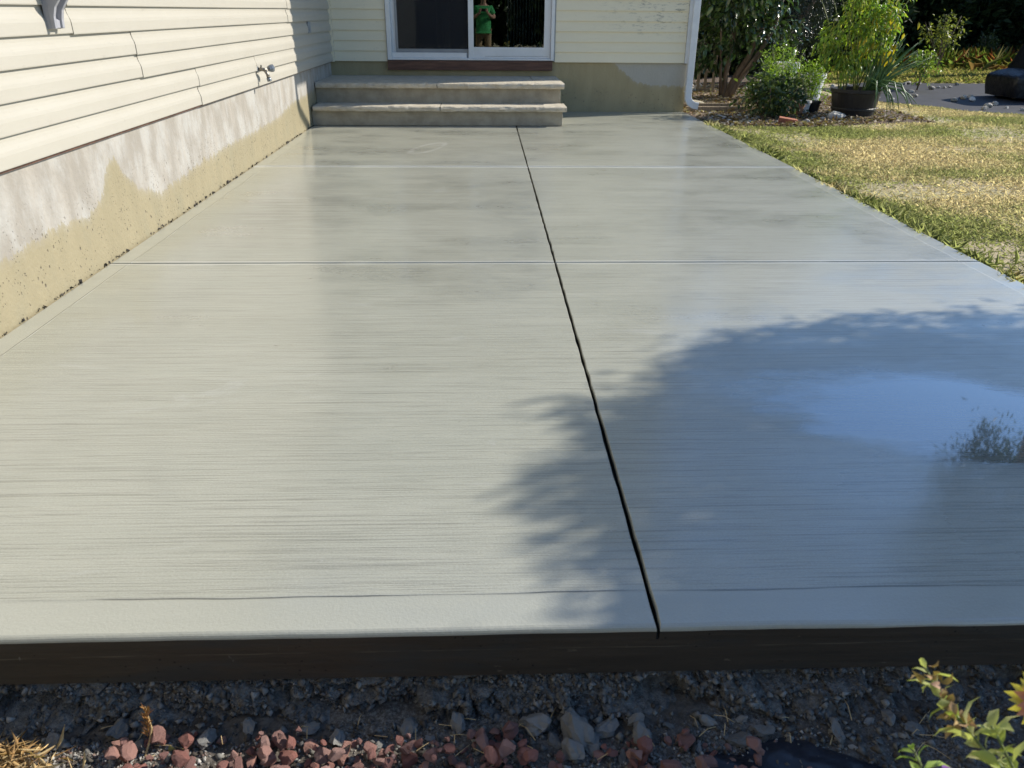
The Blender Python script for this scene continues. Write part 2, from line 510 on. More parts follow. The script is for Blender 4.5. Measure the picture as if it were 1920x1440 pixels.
def m_leaf(name, rough=.42, trans=.35, spec=.4, tint=(1.5, 1.7, .7), dark=.35):
    m, nt, b = mat(name)
    g = G(nt)
    at = g.n('ShaderNodeAttribute', attribute_name='Col').outputs['Color']
    n = g.noise(g.coord(), 30., 3)
    c = g.mix(g.math('MULTIPLY', n, dark), at, (.02, .03, .01))
    nt.links.new(c, b.inputs['Base Color'])
    b.inputs['Roughness'].default_value = rough
    b.inputs['Specular IOR Level'].default_value = spec
    t = g.n('ShaderNodeBsdfTranslucent')
    tc = g.mix(1., c, tint, 'MULTIPLY')
    nt.links.new(tc, t.inputs[0])
    mx = g.n('ShaderNodeMixShader'); mx.inputs[0].default_value = trans
    nt.links.new(b.outputs[0], mx.inputs[1]); nt.links.new(t.outputs[0], mx.inputs[2])
    nt.links.new(mx.outputs[0], nt.nodes['Material Output'].inputs[0])
    return m

def m_stone(name, cols, rough=.7):
    """pieces vary in colour from one object to the next"""
    m, nt, b = mat(name)
    g = G(nt); co = g.coord()
    r = g.n('ShaderNodeObjectInfo').outputs['Random']
    base = g.ramp(r, [(k / (len(cols) - 1), c) for k, c in enumerate(cols)])
    n = g.noise(co, 70., 5, .65)
    c = g.mix(g.math('MULTIPLY', g.step(n, .4, .75), .5), base, tuple(min(1, v * 1.5 + .10) for v in cols[0]))
    c = g.mix(g.math('MULTIPLY', g.step(g.noise(co, 35., 4), .55, .75), .45), c, tuple(v * .5 for v in cols[-1]))
    nt.links.new(c, b.inputs['Base Color'])
    b.inputs['Roughness'].default_value = rough
    nt.links.new(g.bump(n, .003, .8), b.inputs['Normal'])
    return m

def m_glass():
    m, nt, b = mat('window_glass')
    g = G(nt)
    fr = g.n('ShaderNodeFresnel'); fr.inputs[0].default_value = 1.6
    gl = g.n('ShaderNodeBsdfGlossy'); gl.inputs['Roughness'].default_value = .01; gl.inputs['Color'].default_value = (.95, 1, .98, 1)
    tr = g.n('ShaderNodeBsdfTransparent'); tr.inputs[0].default_value = (.55, .6, .6, 1)
    mx = g.n('ShaderNodeMixShader')
    nt.links.new(g.math('ADD', fr.outputs[0], .05), mx.inputs[0]); nt.links.new(tr.outputs[0], mx.inputs[1]); nt.links.new(gl.outputs[0], mx.inputs[2])
    nt.links.new(mx.outputs[0], nt.nodes['Material Output'].inputs[0])
    return m

M = {}
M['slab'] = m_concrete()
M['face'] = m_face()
M['found'] = m_foundation()
M['found_b'] = m_foundation(True)
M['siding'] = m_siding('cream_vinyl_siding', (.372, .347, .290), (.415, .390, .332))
M['siding_b'] = m_siding('shade_lifted_cream_siding', (.82, .74, .53), (.87, .79, .58), True)  # same cream vinyl, coloured paler to make up for this wall's shade
M['white'] = m_plain('white_vinyl', (.72, .73, .71), (.80, .80, .78), 6., .4, .0004)
M['whitemetal'] = m_plain('white_painted_aluminium', (.70, .72, .72), (.80, .81, .80), 9., .35, .0006)
M['glass'] = m_glass()
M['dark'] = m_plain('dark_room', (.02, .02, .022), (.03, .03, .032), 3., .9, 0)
M['greytrim'] = m_plain('grey_screen_rail', (.28, .29, .29), (.34, .35, .35), 6., .5, 0)
M['brown'] = m_plain('stained_brown_board', (.075, .032, .020), (.17, .080, .048), 5., .55, .003, 0, 6, (1, 4, 9))
M['riser'] = m_plain('grey_cement_render', (.27, .24, .18), (.385, .35, .27), 7., .8, .003)
M['tread'] = m_plain('split_sandstone', (.41, .365, .28), (.56, .505, .40), 16., .75, .006, 0, 6)
M['roof'] = m_plain('grey_shingle', (.09, .085, .08), (.15, .14, .13), 30., .9, .004)
M['grey'] = m_plain('grey_moulded_plastic', (.27, .27, .29), (.34, .34, .365), 12., .32, .0005)
M['brass'] = m_plain('tarnished_brass', (.18, .16, .13), (.32, .30, .26), 40., .35, .001, .8)
M['steel'] = m_plain('dull_grey_metal', (.16, .18, .20), (.26, .28, .30), 40., .35, .001, .5)
M['outlet'] = m_plain('grey_outlet_cover', (.20, .22, .23), (.28, .30, .31), 20., .5, .0005)
M['leaf'] = m_leaf('foliage')
M['gloss'] = m_leaf('glossy_foliage', .22, .18, .6)
M['hedge'] = m_leaf('dense_evergreen_foliage', .6, .06, .2)
M['grass'] = m_leaf('grass_blades', .55, .5, .3, (1.25, 1.22, .9), .05)
M['litter'] = m_leaf('dead_leaves', .7, .15, .2)
M['bark'] = m_plain('brown_bark', (.09, .06, .04), (.21, .155, .105), 14., .85, .012, 0, 6, (1, 1, .3))
M['stem'] = m_plain('green_stem', (.14, .18, .05), (.22, .24, .08), 20., .5, 0)
M['onion'] = m_plain('onion_green', (.055, .12, .035), (.12, .21, .065), 9., .4, 0, 0, 4, (1, 1, .3))
M['blackpot'] = m_plain('black_nursery_plastic', (.014, .013, .012), (.026, .024, .022), 8., .5, .001)
M['fabric'] = m_plain('woven_landscape_fabric', (.016, .017, .021), (.028, .029, .035), 5., .6, .003)
M['blacktarp'] = m_plain('glossy_black_cover', (.007, .007, .009), (.013, .013, .016), 4., .32, .03)
M['plastic'] = m_plain('dark_plastic_sheet', (.012, .014, .020), (.028, .030, .038), 9., .34, .004)
M['soil'] = m_plain('dark_damp_soil', (.03, .026, .021), (.08, .07, .058), 38., .95, .012, 0, 8)
M['rubble'] = m_plain('crumbly_grey_concrete', (.07, .068, .062), (.21, .205, .19), 60., .95, .014, 0, 9)
M['mulch'] = m_plain('brown_mulch', (.06, .042, .03), (.17, .12, .085), 22., .95, .02, 0, 8)
M['red'] = m_stone('red_crushed_stone', [(.19, .070, .052), (.27, .105, .078), (.17, .082, .068), (.33, .17, .13), (.27, .17, .145), (.125, .052, .044)])
M['chunk'] = m_stone('broken_concrete', [(.18, .174, .158), (.26, .252, .232), (.13, .125, .113), (.33, .32, .295)], .9)
M['rock'] = m_stone('pale_field_stone', [(.36, .33, .28), (.46, .43, .38), (.30, .27, .22), (.52, .50, .46)], .85)
M['brick'] = m_plain('red_brick', (.30, .10, .055), (.42, .16, .09), 25., .85, .004)
M['terracotta'] = m_plain('terracotta', (.40, .17, .085), (.50, .24, .13), 10., .8, .002)
M['wood'] = m_plain('weathered_wood', (.20, .15, .10), (.36, .29, .20), 9., .8, .004, 0, 5, (5, 5, .6))
M['straw'] = m_plain('dry_straw', (.42, .29, .13), (.60, .44, .22), 20., .7, 0)
M['curtain'] = m_plain('pale_blind', (.62, .63, .62), (.70, .71, .70), 3., .9, 0)
M['orange'] = m_plain('orange_plastic', (.70, .17, .03), (.78, .22, .05), 8., .45, 0)

# ------------------------------------------------------------------ ground
def gz(x, y):
    x = np.asarray(x, float); y = np.asarray(y, float)
    lawn = -.055 + .018 * (fbm(x * .9, y * .9, 5.) - .5) + .012 * np.clip((y - 12) / 10, 0, 1)
    low = -.235
    t = np.clip((x - 2.452) / .02, 0, 1)
    t2 = np.clip((y - 1.1) / 1.0, 0, 1); t2 = t2 * t2 * (3 - 2 * t2)
    t = t * t2
    t = np.maximum(t, np.clip((y - 9.95) / .05, 0, 1) * np.clip((x - 2.44) / .02, 0, 1))
    return low + (lawn - low) * t

def m_ground():
    m, nt, b = mat('dry_lawn_ground')
    g = G(nt); co = g.coord()
    a = g.noise(co, .9, 5, .6); d = g.noise(co, 14., 6, .7)
    c = g.mix(g.step(a, .4, .62), (.42, .35, .21), (.33, .30, .15))
    c = g.mix(g.math('MULTIPLY', g.step(d, .4, .7), .6), c, (.46, .38, .25))
    nt.links.new(c, b.inputs['Base Color'])
    b.inputs['Roughness'].default_value = .95
    nt.links.new(g.bump(d, .03, .8), b.inputs['Normal'])
    return m

gx = np.concatenate([[-150, -80, -40, -20, -10, -5, -3], np.arange(-1.9, 2.41, .35), [2.449, 2.456, 2.464, 2.475], np.arange(2.55, 12, .16), [13, 15, 18, 24, 32, 45, 70, 110, 160]])
gy = np.concatenate([[-150, -80, -40, -20, -10, -5, -2, -.5], np.arange(.2, 9.9, .16), [9.9, 9.945, 9.96, 9.99], np.arange(10.1, 22, .2), [24, 28, 35, 50, 80, 160]])
GX, GY = np.meshgrid(gx, gy)
V = np.stack([GX.ravel(), GY.ravel(), gz(GX, GY).ravel()], 1)
nx = len(gx)
ii = (np.arange(len(gy) - 1)[:, None] * nx + np.arange(nx - 1)[None]).ravel()
ground = fast('ground', V, np.stack([ii, ii + 1, ii + 1 + nx, ii + nx], 1), m_ground(), smooth=True)
tag(ground, kind='structure')

# ------------------------------------------------------------------ patio
patio = empty('patio_slab', (0.33, 5.0, -.12))
tag(patio, kind='structure')
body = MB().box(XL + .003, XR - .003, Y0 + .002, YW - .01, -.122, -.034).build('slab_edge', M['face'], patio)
MB().box(XL + .02, XR - .02, Y0 + .03, YW - .02, -.25, -.123).build('sub_base', M['rubble'], patio)

def panel(x0, x1, y0, y1, gl, gr, gf, gb):
    """one cast panel; g* = half joint width on each side (0 = outer edge)"""
    def edge(a0, a1, n):
        return np.linspace(a0, a1, n)
    nxp, nyp = max(3, int((x1 - x0) / .06)), max(3, int((y1 - y0) / .06))
    xs, ys = edge(x0, x1, nxp), edge(y0, y1, nyp)
    ring = []
    for x in xs[:-1]: ring.append((x, y0 + gf + (rng.normal(0, .0009) if gf else (.005 * (float(fbm(np.array(x * 2.2), np.array(3.3), 77.)) - .5) + rng.normal(0, .0005)))))
    for y in ys[:-1]: ring.append((x1 - gr + (rng.normal(0, .0011) if gr else 0), y))
    for x in xs[:0:-1]: ring.append((x, y1 - gb + (rng.normal(0, .0009) if gb else 0)))
    for y in ys[:0:-1]: ring.append((x0 + gl + (rng.normal(0, .0011) if gl else 0), y))
    ring = [(min(max(a, x0 + gl - .002), x1 - gr + .002), min(max(b, y0 + gf - .0035), y1 - gb + .002)) for a, b in ring]
    n = len(ring)
    cx, cy = (x0 + x1) / 2, (y0 + y1) / 2
    def inset(p, d):
        a, b = p
        k0, k1, k2, k3 = [(.3 if q else 1.) for q in (gl, gr, gf, gb)]
        a = a + d * k0 if a < x0 + .02 else (a - d * k1 if a > x1 - .02 else a)
        b = b + d * k2 if b < y0 + .02 else (b - d * k3 if b > y1 - .02 else b)
        return a, b
    V, Fc = [], []
    rr = [.0, .0008, .0030, .0062, .0105]
    zz = [-.012, -.0080, -.0042, -.0017, 0.]
    V += [(a, b, -.0338) for a, b in ring]
    for r_, z_ in zip(rr, zz):
        V += [(*inset(p, r_), z_) for p in ring]
    for k in range(5):
        for i in range(n):
            j = (i + 1) % n
            Fc.append((k * n + i, k * n + j, (k + 1) * n + j, (k + 1) * n + i))
    Fc.append(tuple(5 * n + i for i in range(n)))
    me = bpy.data.meshes.new('panel')
    me.from_pydata(V, [], Fc)
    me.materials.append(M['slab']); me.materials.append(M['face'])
    me.polygons.foreach_set('material_index', np.array([1 if k < n else 0 for k in range(len(me.polygons))], dtype=np.int32))  # vertical sides take the edge material with its painted shade
    o = bpy.data.objects.new('panel', me)
    link(o, patio)
    return o
ysp = [(Y0, J1, 0, .0065), (J1, J2, .0065, .010), (J2, J3, .010, .0012), (J3, YW - .004, .0012, 0)]
for (a, b_, gf, gb) in ysp[:3]:
    panel(XL + .006, JX, a, b_, 0, .0046, gf, gb)
    panel(JX, XR, a, b_, .0046, 0, gf, gb)
panel(XL + .006, .80, J3, YW - .004, 0, .0012, .0012, 0)
panel(.80, XR, J3, YW - .004, .0012, 0, .0012, 0)

# crumbs of joint mortar against the wall
jm = MB()
for k in range(160):
    y = random.uniform(2.2, 8.5); r = random.uniform(.002, .007)
    p = np.array([rng.normal(size=3) * r for _ in range(6)]) + np.array([XL + .006, y, .003])
    jm.add(p, [(0, 1, 2), (0, 2, 3), (0, 3, 4), (0, 4, 1), (5, 2, 1), (5, 3, 2), (5, 4, 3), (5, 1, 4)])
o = jm.build('joint_crumbs', M['soil'], patio); o['kind'] = 'stuff'

# ------------------------------------------------------------------ house
house = empty('house', (-1.8, 9.87, -.2))
tag(house, 'cream vinyl sided house on a stained concrete foundation with white sliding door', 'house')
Z0 = .555; CH = .1105
HT = 2.88                      # eave height of the long wall
YB = -2.5                      # near end of the long wall
# foundations
MB().box(-2.02, XL, YB, YW + .2, -.3, Z0 + .02).build('foundation_wall', M['found'], house)['label'] = 'sunlit foundation wall, dry grey above a tan damp stain'
MB().box(XL - .01, 2.435, YW, YW + .22, -.3, Z0 + .02).build('foundation_wall', M['found_b'], house)['label'] = 'shaded foundation wall under the sliding door'
MB().box(2.215, 2.4345, YW + .22, 17, -.3, Z0 + .02).build('foundation_wall', M['found_b'], house)

DUTCH = [(.000, .003), (.0165, .0), (.0178, .004), (.0172, .046), (.0145, .060), (.0080, .076), (.0045, .090), (.0025, .118)]
CLAP = [(.000, .003), (.0150, .0), (.0160, .003), (.0030, .118)]
def plank_mesh(prof, a, b, z, off, axis, base, sgn=1, n=10, wav=.0012, seed=0.):
    """siding strip between a and b along axis ('y': wall faces +X, 'x': wall faces -Y)"""
    t = np.linspace(a, b, n)
    dz = (vnoise(t * .8, t * 0 + z * 7, seed) - .5) * .003
    do = (vnoise(t * 1.1, t * 0 + z * 9, seed + 4) - .5) * wav * 2
    V = []
    for i in range(n):
        for (o_, h_) in prof:
            if axis == 'y': V.append((base + o_ + off + do[i], t[i], z + h_ + dz[i]))
            else: V.append((t[i], base - o_ - off - do[i], z + h_ + dz[i]))
    k = len(prof)
    Fc = [(i * k + j, i * k + j + 1, (i + 1) * k + j + 1, (i + 1) * k + j) for i in range(n - 1) for j in range(k - 1)]
    # ends folded back so an edge shows at the seam
    for i in (0, n - 1):
        Fc.append(tuple(i * k + j for j in range(k)))
    return V, Fc

seams = {0: [5.21], 1: [5.22, 6.56], 2: [4.385], 3: [4.36, 8.70], 4: [3.74, 7.78], 5: [3.735, 7.80], 6: [2.6, 6.4], 7: [2.62, 6.42]}
nc = int((HT - Z0) / CH)
upper = MB()
for c in range(nc):
    z = Z0 + c * CH
    cuts = [YB] + seams.get(c, [3.1 + (c // 2 * 1.37) % 5]) + [YW - .012]
    for k in range(len(cuts) - 1):
        off = k * .0042
        a = cuts[k] - (0 if k == 0 else .03)
        b_ = cuts[k + 1]
        Vv, Ff = plank_mesh(DUTCH, a, b_, z - k * .003, off, 'y', XL + .012, n=max(4, int((b_ - a) * 2)), seed=c * .37 + k)
        mb = MB().add(Vv, Ff)
        if c < 8:
            mb.build('siding_plank', M['siding'], house)
        else:
            upper.add(Vv, Ff)
upper.build('upper_siding', M['siding'], house)
MB().box(-2.0, XL + .011, YB, YW, Z0 + .012, HT).build('wall_sheathing', M['dark'], house)
MB().box(XL - .01, XL + .016, YB, YW - .02, Z0 - .012, Z0 - .001).build('starter_strip', M['brown'], house)

# back wall siding, either side of the door
DX0, DX1, DZ0 = -1.125, .825, .572
ZT = 3.33
upper = MB()
for c in range(int((ZT - Z0) / CH)):
    z = Z0 + c * CH
    for (a, b_) in ((XL + .055, DX0 - .006), (DX1 + .014, 2.385)):
        if z > 2.62: continue
        Vv, Ff = plank_mesh(CLAP, a, b_, z, 0, 'x', YW - .012, n=5, wav=.0008, seed=c * .71)
        if c < 8: MB().add(Vv, Ff).build('siding_plank', M['siding_b'], house)
        else: upper.add(Vv, Ff)
    if z > 2.62:
        Vv, Ff = plank_mesh(CLAP, XL + .055, 2.385, z, 0, 'x', YW - .012, n=5, wav=.0008, seed=c * .71)
        upper.add(Vv, Ff)
upper.build('upper_siding', M['siding_b'], house)
sh = MB()
sh.box(XL, DX0, YW - .011, YW + .12, Z0 + .012, ZT).box(DX1, 2.42, YW - .011, YW + .12, Z0 + .012, ZT).box(DX0, DX1, YW - .011, YW + .12, 2.66, ZT)
sh.build('wall_sheathing', M['dark'], house)
MB().box(XL + .018, XL + .052, YW - .040, YW - .012, Z0 - .008, ZT).build('corner_trim', M['siding_b'], house)
ct = MB().box(2.388, 2.452, YW - .038, YW - .012, Z0 - .004, ZT).box(2.436, 2.453, YW - .0375, YW + .06, Z0 - .003, ZT)
ct.build('corner_trim', M['whitemetal'], house)
# side wall of the wing, upper storey, roofs
MB().box(2.30, 2.434, YW + .061, 17, Z0 + .021, ZT).build('side_wall', M['siding_b'], house)
MB().box(-6, 2.45, YW - .47, 17.2, ZT + .01, 6.0).build('upper_storey', M['siding_b'], house)
rf = MB()
rf.add([(-6.3, 9.0, 5.95), (2.8, 9.0, 5.95), (2.8, 13.3, 7.9), (-6.3, 13.3, 7.9), (2.8, 17.6, 5.95), (-6.3, 17.6, 5.95),
        (-6.3, 9.0, 6.1), (2.8, 9.0, 6.1), (2.8, 13.3, 8.05), (-6.3, 13.3, 8.05), (2.8, 17.6, 6.1), (-6.3, 17.6, 6.1)],
       [(0, 1, 2, 3), (3, 2, 4, 5), (6, 9, 8, 7), (9, 11, 10, 8), (0, 6, 7, 1), (5, 4, 10, 11), (1, 7, 8, 2), (2, 8, 10, 4), (0, 3, 9, 6), (3, 5, 11, 9)])
rf.build('roof', M['roof'], house)
rf = MB()
rf.add([(-1.62, YB - .2, HT), (-1.62, YW - .48, HT), (-6, YW - .48, 4.6), (-6, YB - .2, 4.6),
        (-1.62, YB - .2, HT + .14), (-1.62, YW - .48, HT + .14), (-6, YW - .48, 4.74), (-6, YB - .2, 4.74)],
       [(0, 1, 2, 3), (4, 7, 6, 5), (0, 4, 5, 1), (1, 5, 6, 2), (2, 6, 7, 3), (3, 7, 4, 0)])
rf.build('roof', M['roof'], house)

# downspout with its jog under the upper storey and the kick-out at the bottom
dx, dyw = 2.462, YW - .055
pth = [(dx, YW - .50, 5.9), (dx, YW - .50, 3.20), (dx, YW - .44, 3.12), (dx, dyw - .06, 2.92), (dx, dyw, 2.84), (dx, dyw, .21), (dx + .004, dyw - .004, .155), (dx + .03, dyw - .015, .112), (dx + .075, dyw - .03, .085), (dx + .13, dyw - .045, .078)]
ds = MB().rect_tube(pth, .062, .078, Vector((0, 1, 0))).build('downspout', M['whitemetal'], house, bevel=.006, seg=2)
MB().box(dx - .045, dx + .043, dyw - .034, dyw + .034, .232, .243).build('joint_band', M['whitemetal'], ds)

# sliding door
door = empty('sliding_door', (-.15, YW, DZ0)); door.parent = house
door.matrix_parent_inverse = Matrix.Translation(-house.location)
DT = 2.645
fr = MB()
fr.box(DX0, DX0 + .05, YW - .045, YW + .08, DZ0, DT).box(DX1 - .038, DX1, YW - .045, YW + .08, DZ0, DT)
fr.box(DX0 + .05, DX1 - .038, YW - .044, YW + .08, DT - .05, DT).box(DX0 + .05, DX1 - .038, YW - .043, YW + .08, DZ0, DZ0 + .022)
fr.build('frame', M['white'], door, bevel=.003)
MB().box(DX1 + .001, DX1 + .014, YW - .034, YW - .001, DZ0 - .01, DT).build('side_channel', M['greytrim'], door)
def leafd(x0, x1, y, wl, wr, zb, zt, nm):
    f = MB().box(x0, x0 + wl, y, y + .03, DZ0 + .023, DT - .051).box(x1 - wr, x1, y, y + .03, DZ0 + .023, DT - .051)
    f.box(x0 + wl, x1 - wr, y + .001, y + .029, DZ0 + .023, zb).box(x0 + wl, x1 - wr, y + .001, y + .029, zt, DT - .051)
    f.build(nm, M['white'], door, bevel=.002)
    MB().box(x0 + wl, x1 - wr, y + .013, y + .017, zb, zt).build('pane', M['glass'], door)
leafd(DX0 + .051, -.118, YW + .038, .045, .04, .668, 2.52, 'fixed_panel')
leafd(-.178, DX1 - .040, YW - .015, .062, .078, .713, 2.52, 'sliding_panel')
MB().box(DX0 + .052, -.20, YW - .020, YW - .004, DZ0 + .023, .652).build('sill_track', M['white'], door, bevel=.002)
sc = MB().box(DX0 + .10, -.18, YW + .018, YW + .030, .653, .690).box(DX0 + .10, DX0 + .125, YW + .0185, YW + .0295, .691, 2.5)
sc.build('screen_rail', M['greytrim'], door)
def m_screen():
    m, nt, b = mat('insect_screen')
    g = G(nt)
    b.inputs['Base Color'].default_value = (.014, .016, .021, 1); b.inputs['Roughness'].default_value = .7
    tr = g.n('ShaderNodeBsdfTransparent'); mx = g.n('ShaderNodeMixShader'); mx.inputs[0].default_value = .45
    nt.links.new(tr.outputs[0], mx.inputs[1]); nt.links.new(b.outputs[0], mx.inputs[2])
    nt.links.new(mx.outputs[0], nt.nodes['Material Output'].inputs[0])
    return m
MB().box(DX0 + .126, -.18, YW + .0235, YW + .0245, .6905, 2.5).build('insect_screen', m_screen(), door)
MB().box(.02, .76, YW - .018, YW - .0155, .615, .618).build('rail_groove', M['greytrim'], door)
MB().box(-.168, -.150, YW - .045, YW - .0155, 1.45, 1.72).build('handle', M['white'], door, bevel=.004)
MB().box(DX0 - .002, .812, YW - .052, YW - .001, .462, .566).build('sill_board', M['brown'], house, bevel=.004)['label'] = 'brown stained board under the sliding door'
# dark room behind the glass
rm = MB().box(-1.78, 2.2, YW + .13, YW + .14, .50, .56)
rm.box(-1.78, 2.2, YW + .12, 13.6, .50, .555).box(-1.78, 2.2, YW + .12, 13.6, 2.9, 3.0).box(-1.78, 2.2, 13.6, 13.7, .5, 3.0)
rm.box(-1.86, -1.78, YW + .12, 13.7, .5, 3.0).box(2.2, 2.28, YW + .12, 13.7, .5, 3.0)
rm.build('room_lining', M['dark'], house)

# blind hangs inside
bl = empty('vertical_blind', (.5, YW + .16, .60))
tag(bl, 'grey vertical slat blind drawn aside behind the right door pane', 'blind')
for k in range(13):
    x = .28 + k * .036
    MB().add([(x, YW + .13, .62), (x + .018, YW + .19, .62), (x + .018, YW + .19, 2.5), (x, YW + .13, 2.5)], [(0, 1, 2, 3)]).build('slat', M['curtain'], bl)
MB().box(-.1, .75, YW + .14, YW + .17, 2.505, 2.54).build('head_rail', M['white'], bl)

cu = []
nq = 26
for i in range(nq):
    x = -.56 + .17 * i / nq
    cu += [(x, YW + .20 + .025 * math.sin(i * 1.1), .58), (x, YW + .20 + .025 * math.sin(i * 1.1), 2.55)]
cuo = fast('curtain', np.array(cu), [(2 * i, 2 * i + 2, 2 * i + 3, 2 * i + 1) for i in range(nq - 1)], M['curtain'], smooth=True)
tag(cuo, 'narrow pale curtain hanging dimly behind the left door pane', 'curtain')

# ------------------------------------------------------------------ steps
st = empty('entry_steps', (-.45, 9.2, 0))
tag(st, 'two low cement steps with split sandstone treads below the sliding door', 'steps')
MB().box(XL + .002, .828, 8.53, YW - .002, .0025, .147).build('riser', M['riser'], st, bevel=.004)
MB().box(XL + .002, .826, 8.835, YW - .002, .148, .346).build('riser', M['riser'], st, bevel=.004)
def rough_slab(x0, x1, y0, y1, z0, z1, seed):
    nxs, nys = int((x1 - x0) / .03) + 2, 3
    xs = np.linspace(x0, x1, nxs)
    prof = [(0, z0), (-.006, z0 + .008), (-.009, (z0 + z1) / 2), (-.004, z1 - .009), (.010, z1), (y1 - y0, z1), (y1 - y0, z0)]
    V = []
    for i, x in enumerate(xs):
        for j, (dy, zz) in enumerate(prof):
            q = 1 if j < 5 else 0
            V.append((x + (rng.normal(0, .002) if i in (0, nxs - 1) else 0), y0 + dy + q * (vnoise(x * 24, j * 2.3, seed) - .5) * .014, zz + (vnoise(x * 19, j * 1.7, seed + 9) - .5) * (.006 if 0 < j < 5 else .002)))
    k = len(prof)
    Fc = [(i * k + j, i * k + (j + 1) % k, (i + 1) * k + (j + 1) % k, (i + 1) * k + j) for i in range(nxs - 1) for j in range(k)]
    Fc += [tuple(range(k)), tuple((nxs - 1) * k + j for j in range(k - 1, -1, -1))]
    return MB().add(V, Fc)
rough_slab(XL + .028, -.462, 8.485, 8.834, .1475, .198, 1.).build('tread_stone', M['tread'], st)
rough_slab(-.456, .866, 8.485, 8.834, .1475, .197, 2.).build('tread_stone', M['tread'], st)
rough_slab(XL + .012, -.502, 8.79, 9.18, .3465, .402, 3.).build('tread_stone', M['tread'], st)
rough_slab(-.495, .862, 8.79, 9.18, .3465, .401, 4.).build('tread_stone', M['tread'], st)
rough_slab(XL + .006, .545, 9.184, YW - .004, .3465, .3985, 5.).build('tread_stone', M['tread'], st)
rough_slab(.551, .860, 9.184, YW - .004, .3465, .4005, 6.).build('tread_stone', M['tread'], st)

# ------------------------------------------------------------------ things on the sunlit wall
xs_ = XL + .012 + .0172
fx = empty('wall_bracket', (xs_, 3.545, 1.2))
tag(fx, 'grey moulded bracket with a V groove screwed to the sunlit siding', 'bracket')
def prism(prof, y0, y1):
    k = len(prof)
    V = [(xs_ + a, y0, z) for a, z in prof] + [(xs_ + a, y1, z) for a, z in prof]
    return MB().add(V, [tuple(range(k)), tuple(range(2 * k - 1, k - 1, -1))] + [(i, (i + 1) % k, (i + 1) % k + k, i + k) for i in range(k)])
prism([(-.003, 1.018), (.016, 1.018), (.018, 1.10), (.024, 1.20), (.03, 1.42), (-.003, 1.42)], 3.505, 3.585).build('back_plate', M['grey'], fx, bevel=.002)
sd = [(.016, 1.018), (.034, 1.020), (.036, 1.065), (.048, 1.10), (.085, 1.145), (.12, 1.20), (.13, 1.30), (.10, 1.40), (.016, 1.42)]
prism(sd, 3.5045, 3.5245).build('side_cheek', M['grey'], fx, bevel=.003)
sd2 = [(.016, 1.019), (.034, 1.021), (.036, 1.055), (.045, 1.09), (.075, 1.13), (.11, 1.18), (.13, 1.30), (.10, 1.40), (.016, 1.42)]
prism(sd2, 3.5655, 3.5855).build('side_cheek', M['grey'], fx, bevel=.003)
prism([(.012, 1.02), (.026, 1.022), (.028, 1.05), (.012, 1.06)], 3.526, 3.564).build('foot', M['grey'], fx, bevel=.002)

fa = empty('outdoor_faucet', (xs_, 6.56, .66))
tag(fa, 'brass hose faucet with round grey handle on the cream siding', 'faucet')
fy = 6.55
MB().tube([(xs_ - .004, fy, .675), (xs_ + .005, fy, .675), (xs_ + .009, fy, .675)], [.027, .027, .018], 14).build('flange', M['steel'], fa)
MB().tube([(xs_, fy, .675), (xs_ + .045, fy, .672), (xs_ + .07, fy + .004, .668)], [.011, .014, .013], 10).build('valve_body', M['brass'], fa, smooth=True)
MB().tube([(xs_ + .055, fy, .672), (xs_ + .075, fy - .004, .640), (xs_ + .083, fy - .006, .612)], [.012, .012, .014], 10).build('spout', M['brass'], fa, smooth=True)
MB().tube([(xs_ + .083, fy - .006, .613), (xs_ + .087, fy - .007, .585)], [.018, .017], 10).build('hose_collar', M['steel'], fa, smooth=True)
MB().tube([(xs_ + .06, fy, .672), (xs_ + .085, fy + .03, .676)], [.007, .007], 8).build('spindle', M['brass'], fa)
hd = MB().tube([(xs_ + .082, fy + .026, .676), (xs_ + .096, fy + .042, .678), (xs_ + .108, fy + .054, .680)], [.020, .028, .029], 12)
hd.build('handle', M['steel'], fa)
MB().tube([(xs_ + .03, fy, .68), (xs_ + .034, fy, .705)], [.008, .006], 8).build('vacuum_cap', M['brass'], fa)

oc = empty('outlet_cover', (xs_, 8.66, .93))
tag(oc, 'small grey outlet cover in the shaded corner of siding', 'outlet')
MB().box(xs_ - .006, xs_ + .010, 8.60, 8.72, .880, .985).build('plate', M['outlet'], oc, bevel=.003)
MB().box(xs_ + .0102, xs_ + .016, 8.625, 8.695, .895, .970).build('lid', M['outlet'], oc, bevel=.002)

# ------------------------------------------------------------------ grass
def grass(name, n, sampler, hgt, wid, label, colf):
    P = sampler(n)
    n = len(P)
    D = np.stack([rng.normal(0, .55, n), rng.normal(0, .55, n), np.ones(n) * .5], 1)
    N = rand_dir(n) * .6 + np.array([0, 0, 1.])
    L = hgt * rng.uniform(.5, 1.35, n)
    C = colf(P)
    Vv, Ff, Cc = leaves(P, D, N, L, wid * rng.uniform(.7, 1.3, n), .22, C)
    o = fast(name, Vv, Ff, M['grass'], col=Cc)
    return tag(o, label, 'grass', kind='stuff')

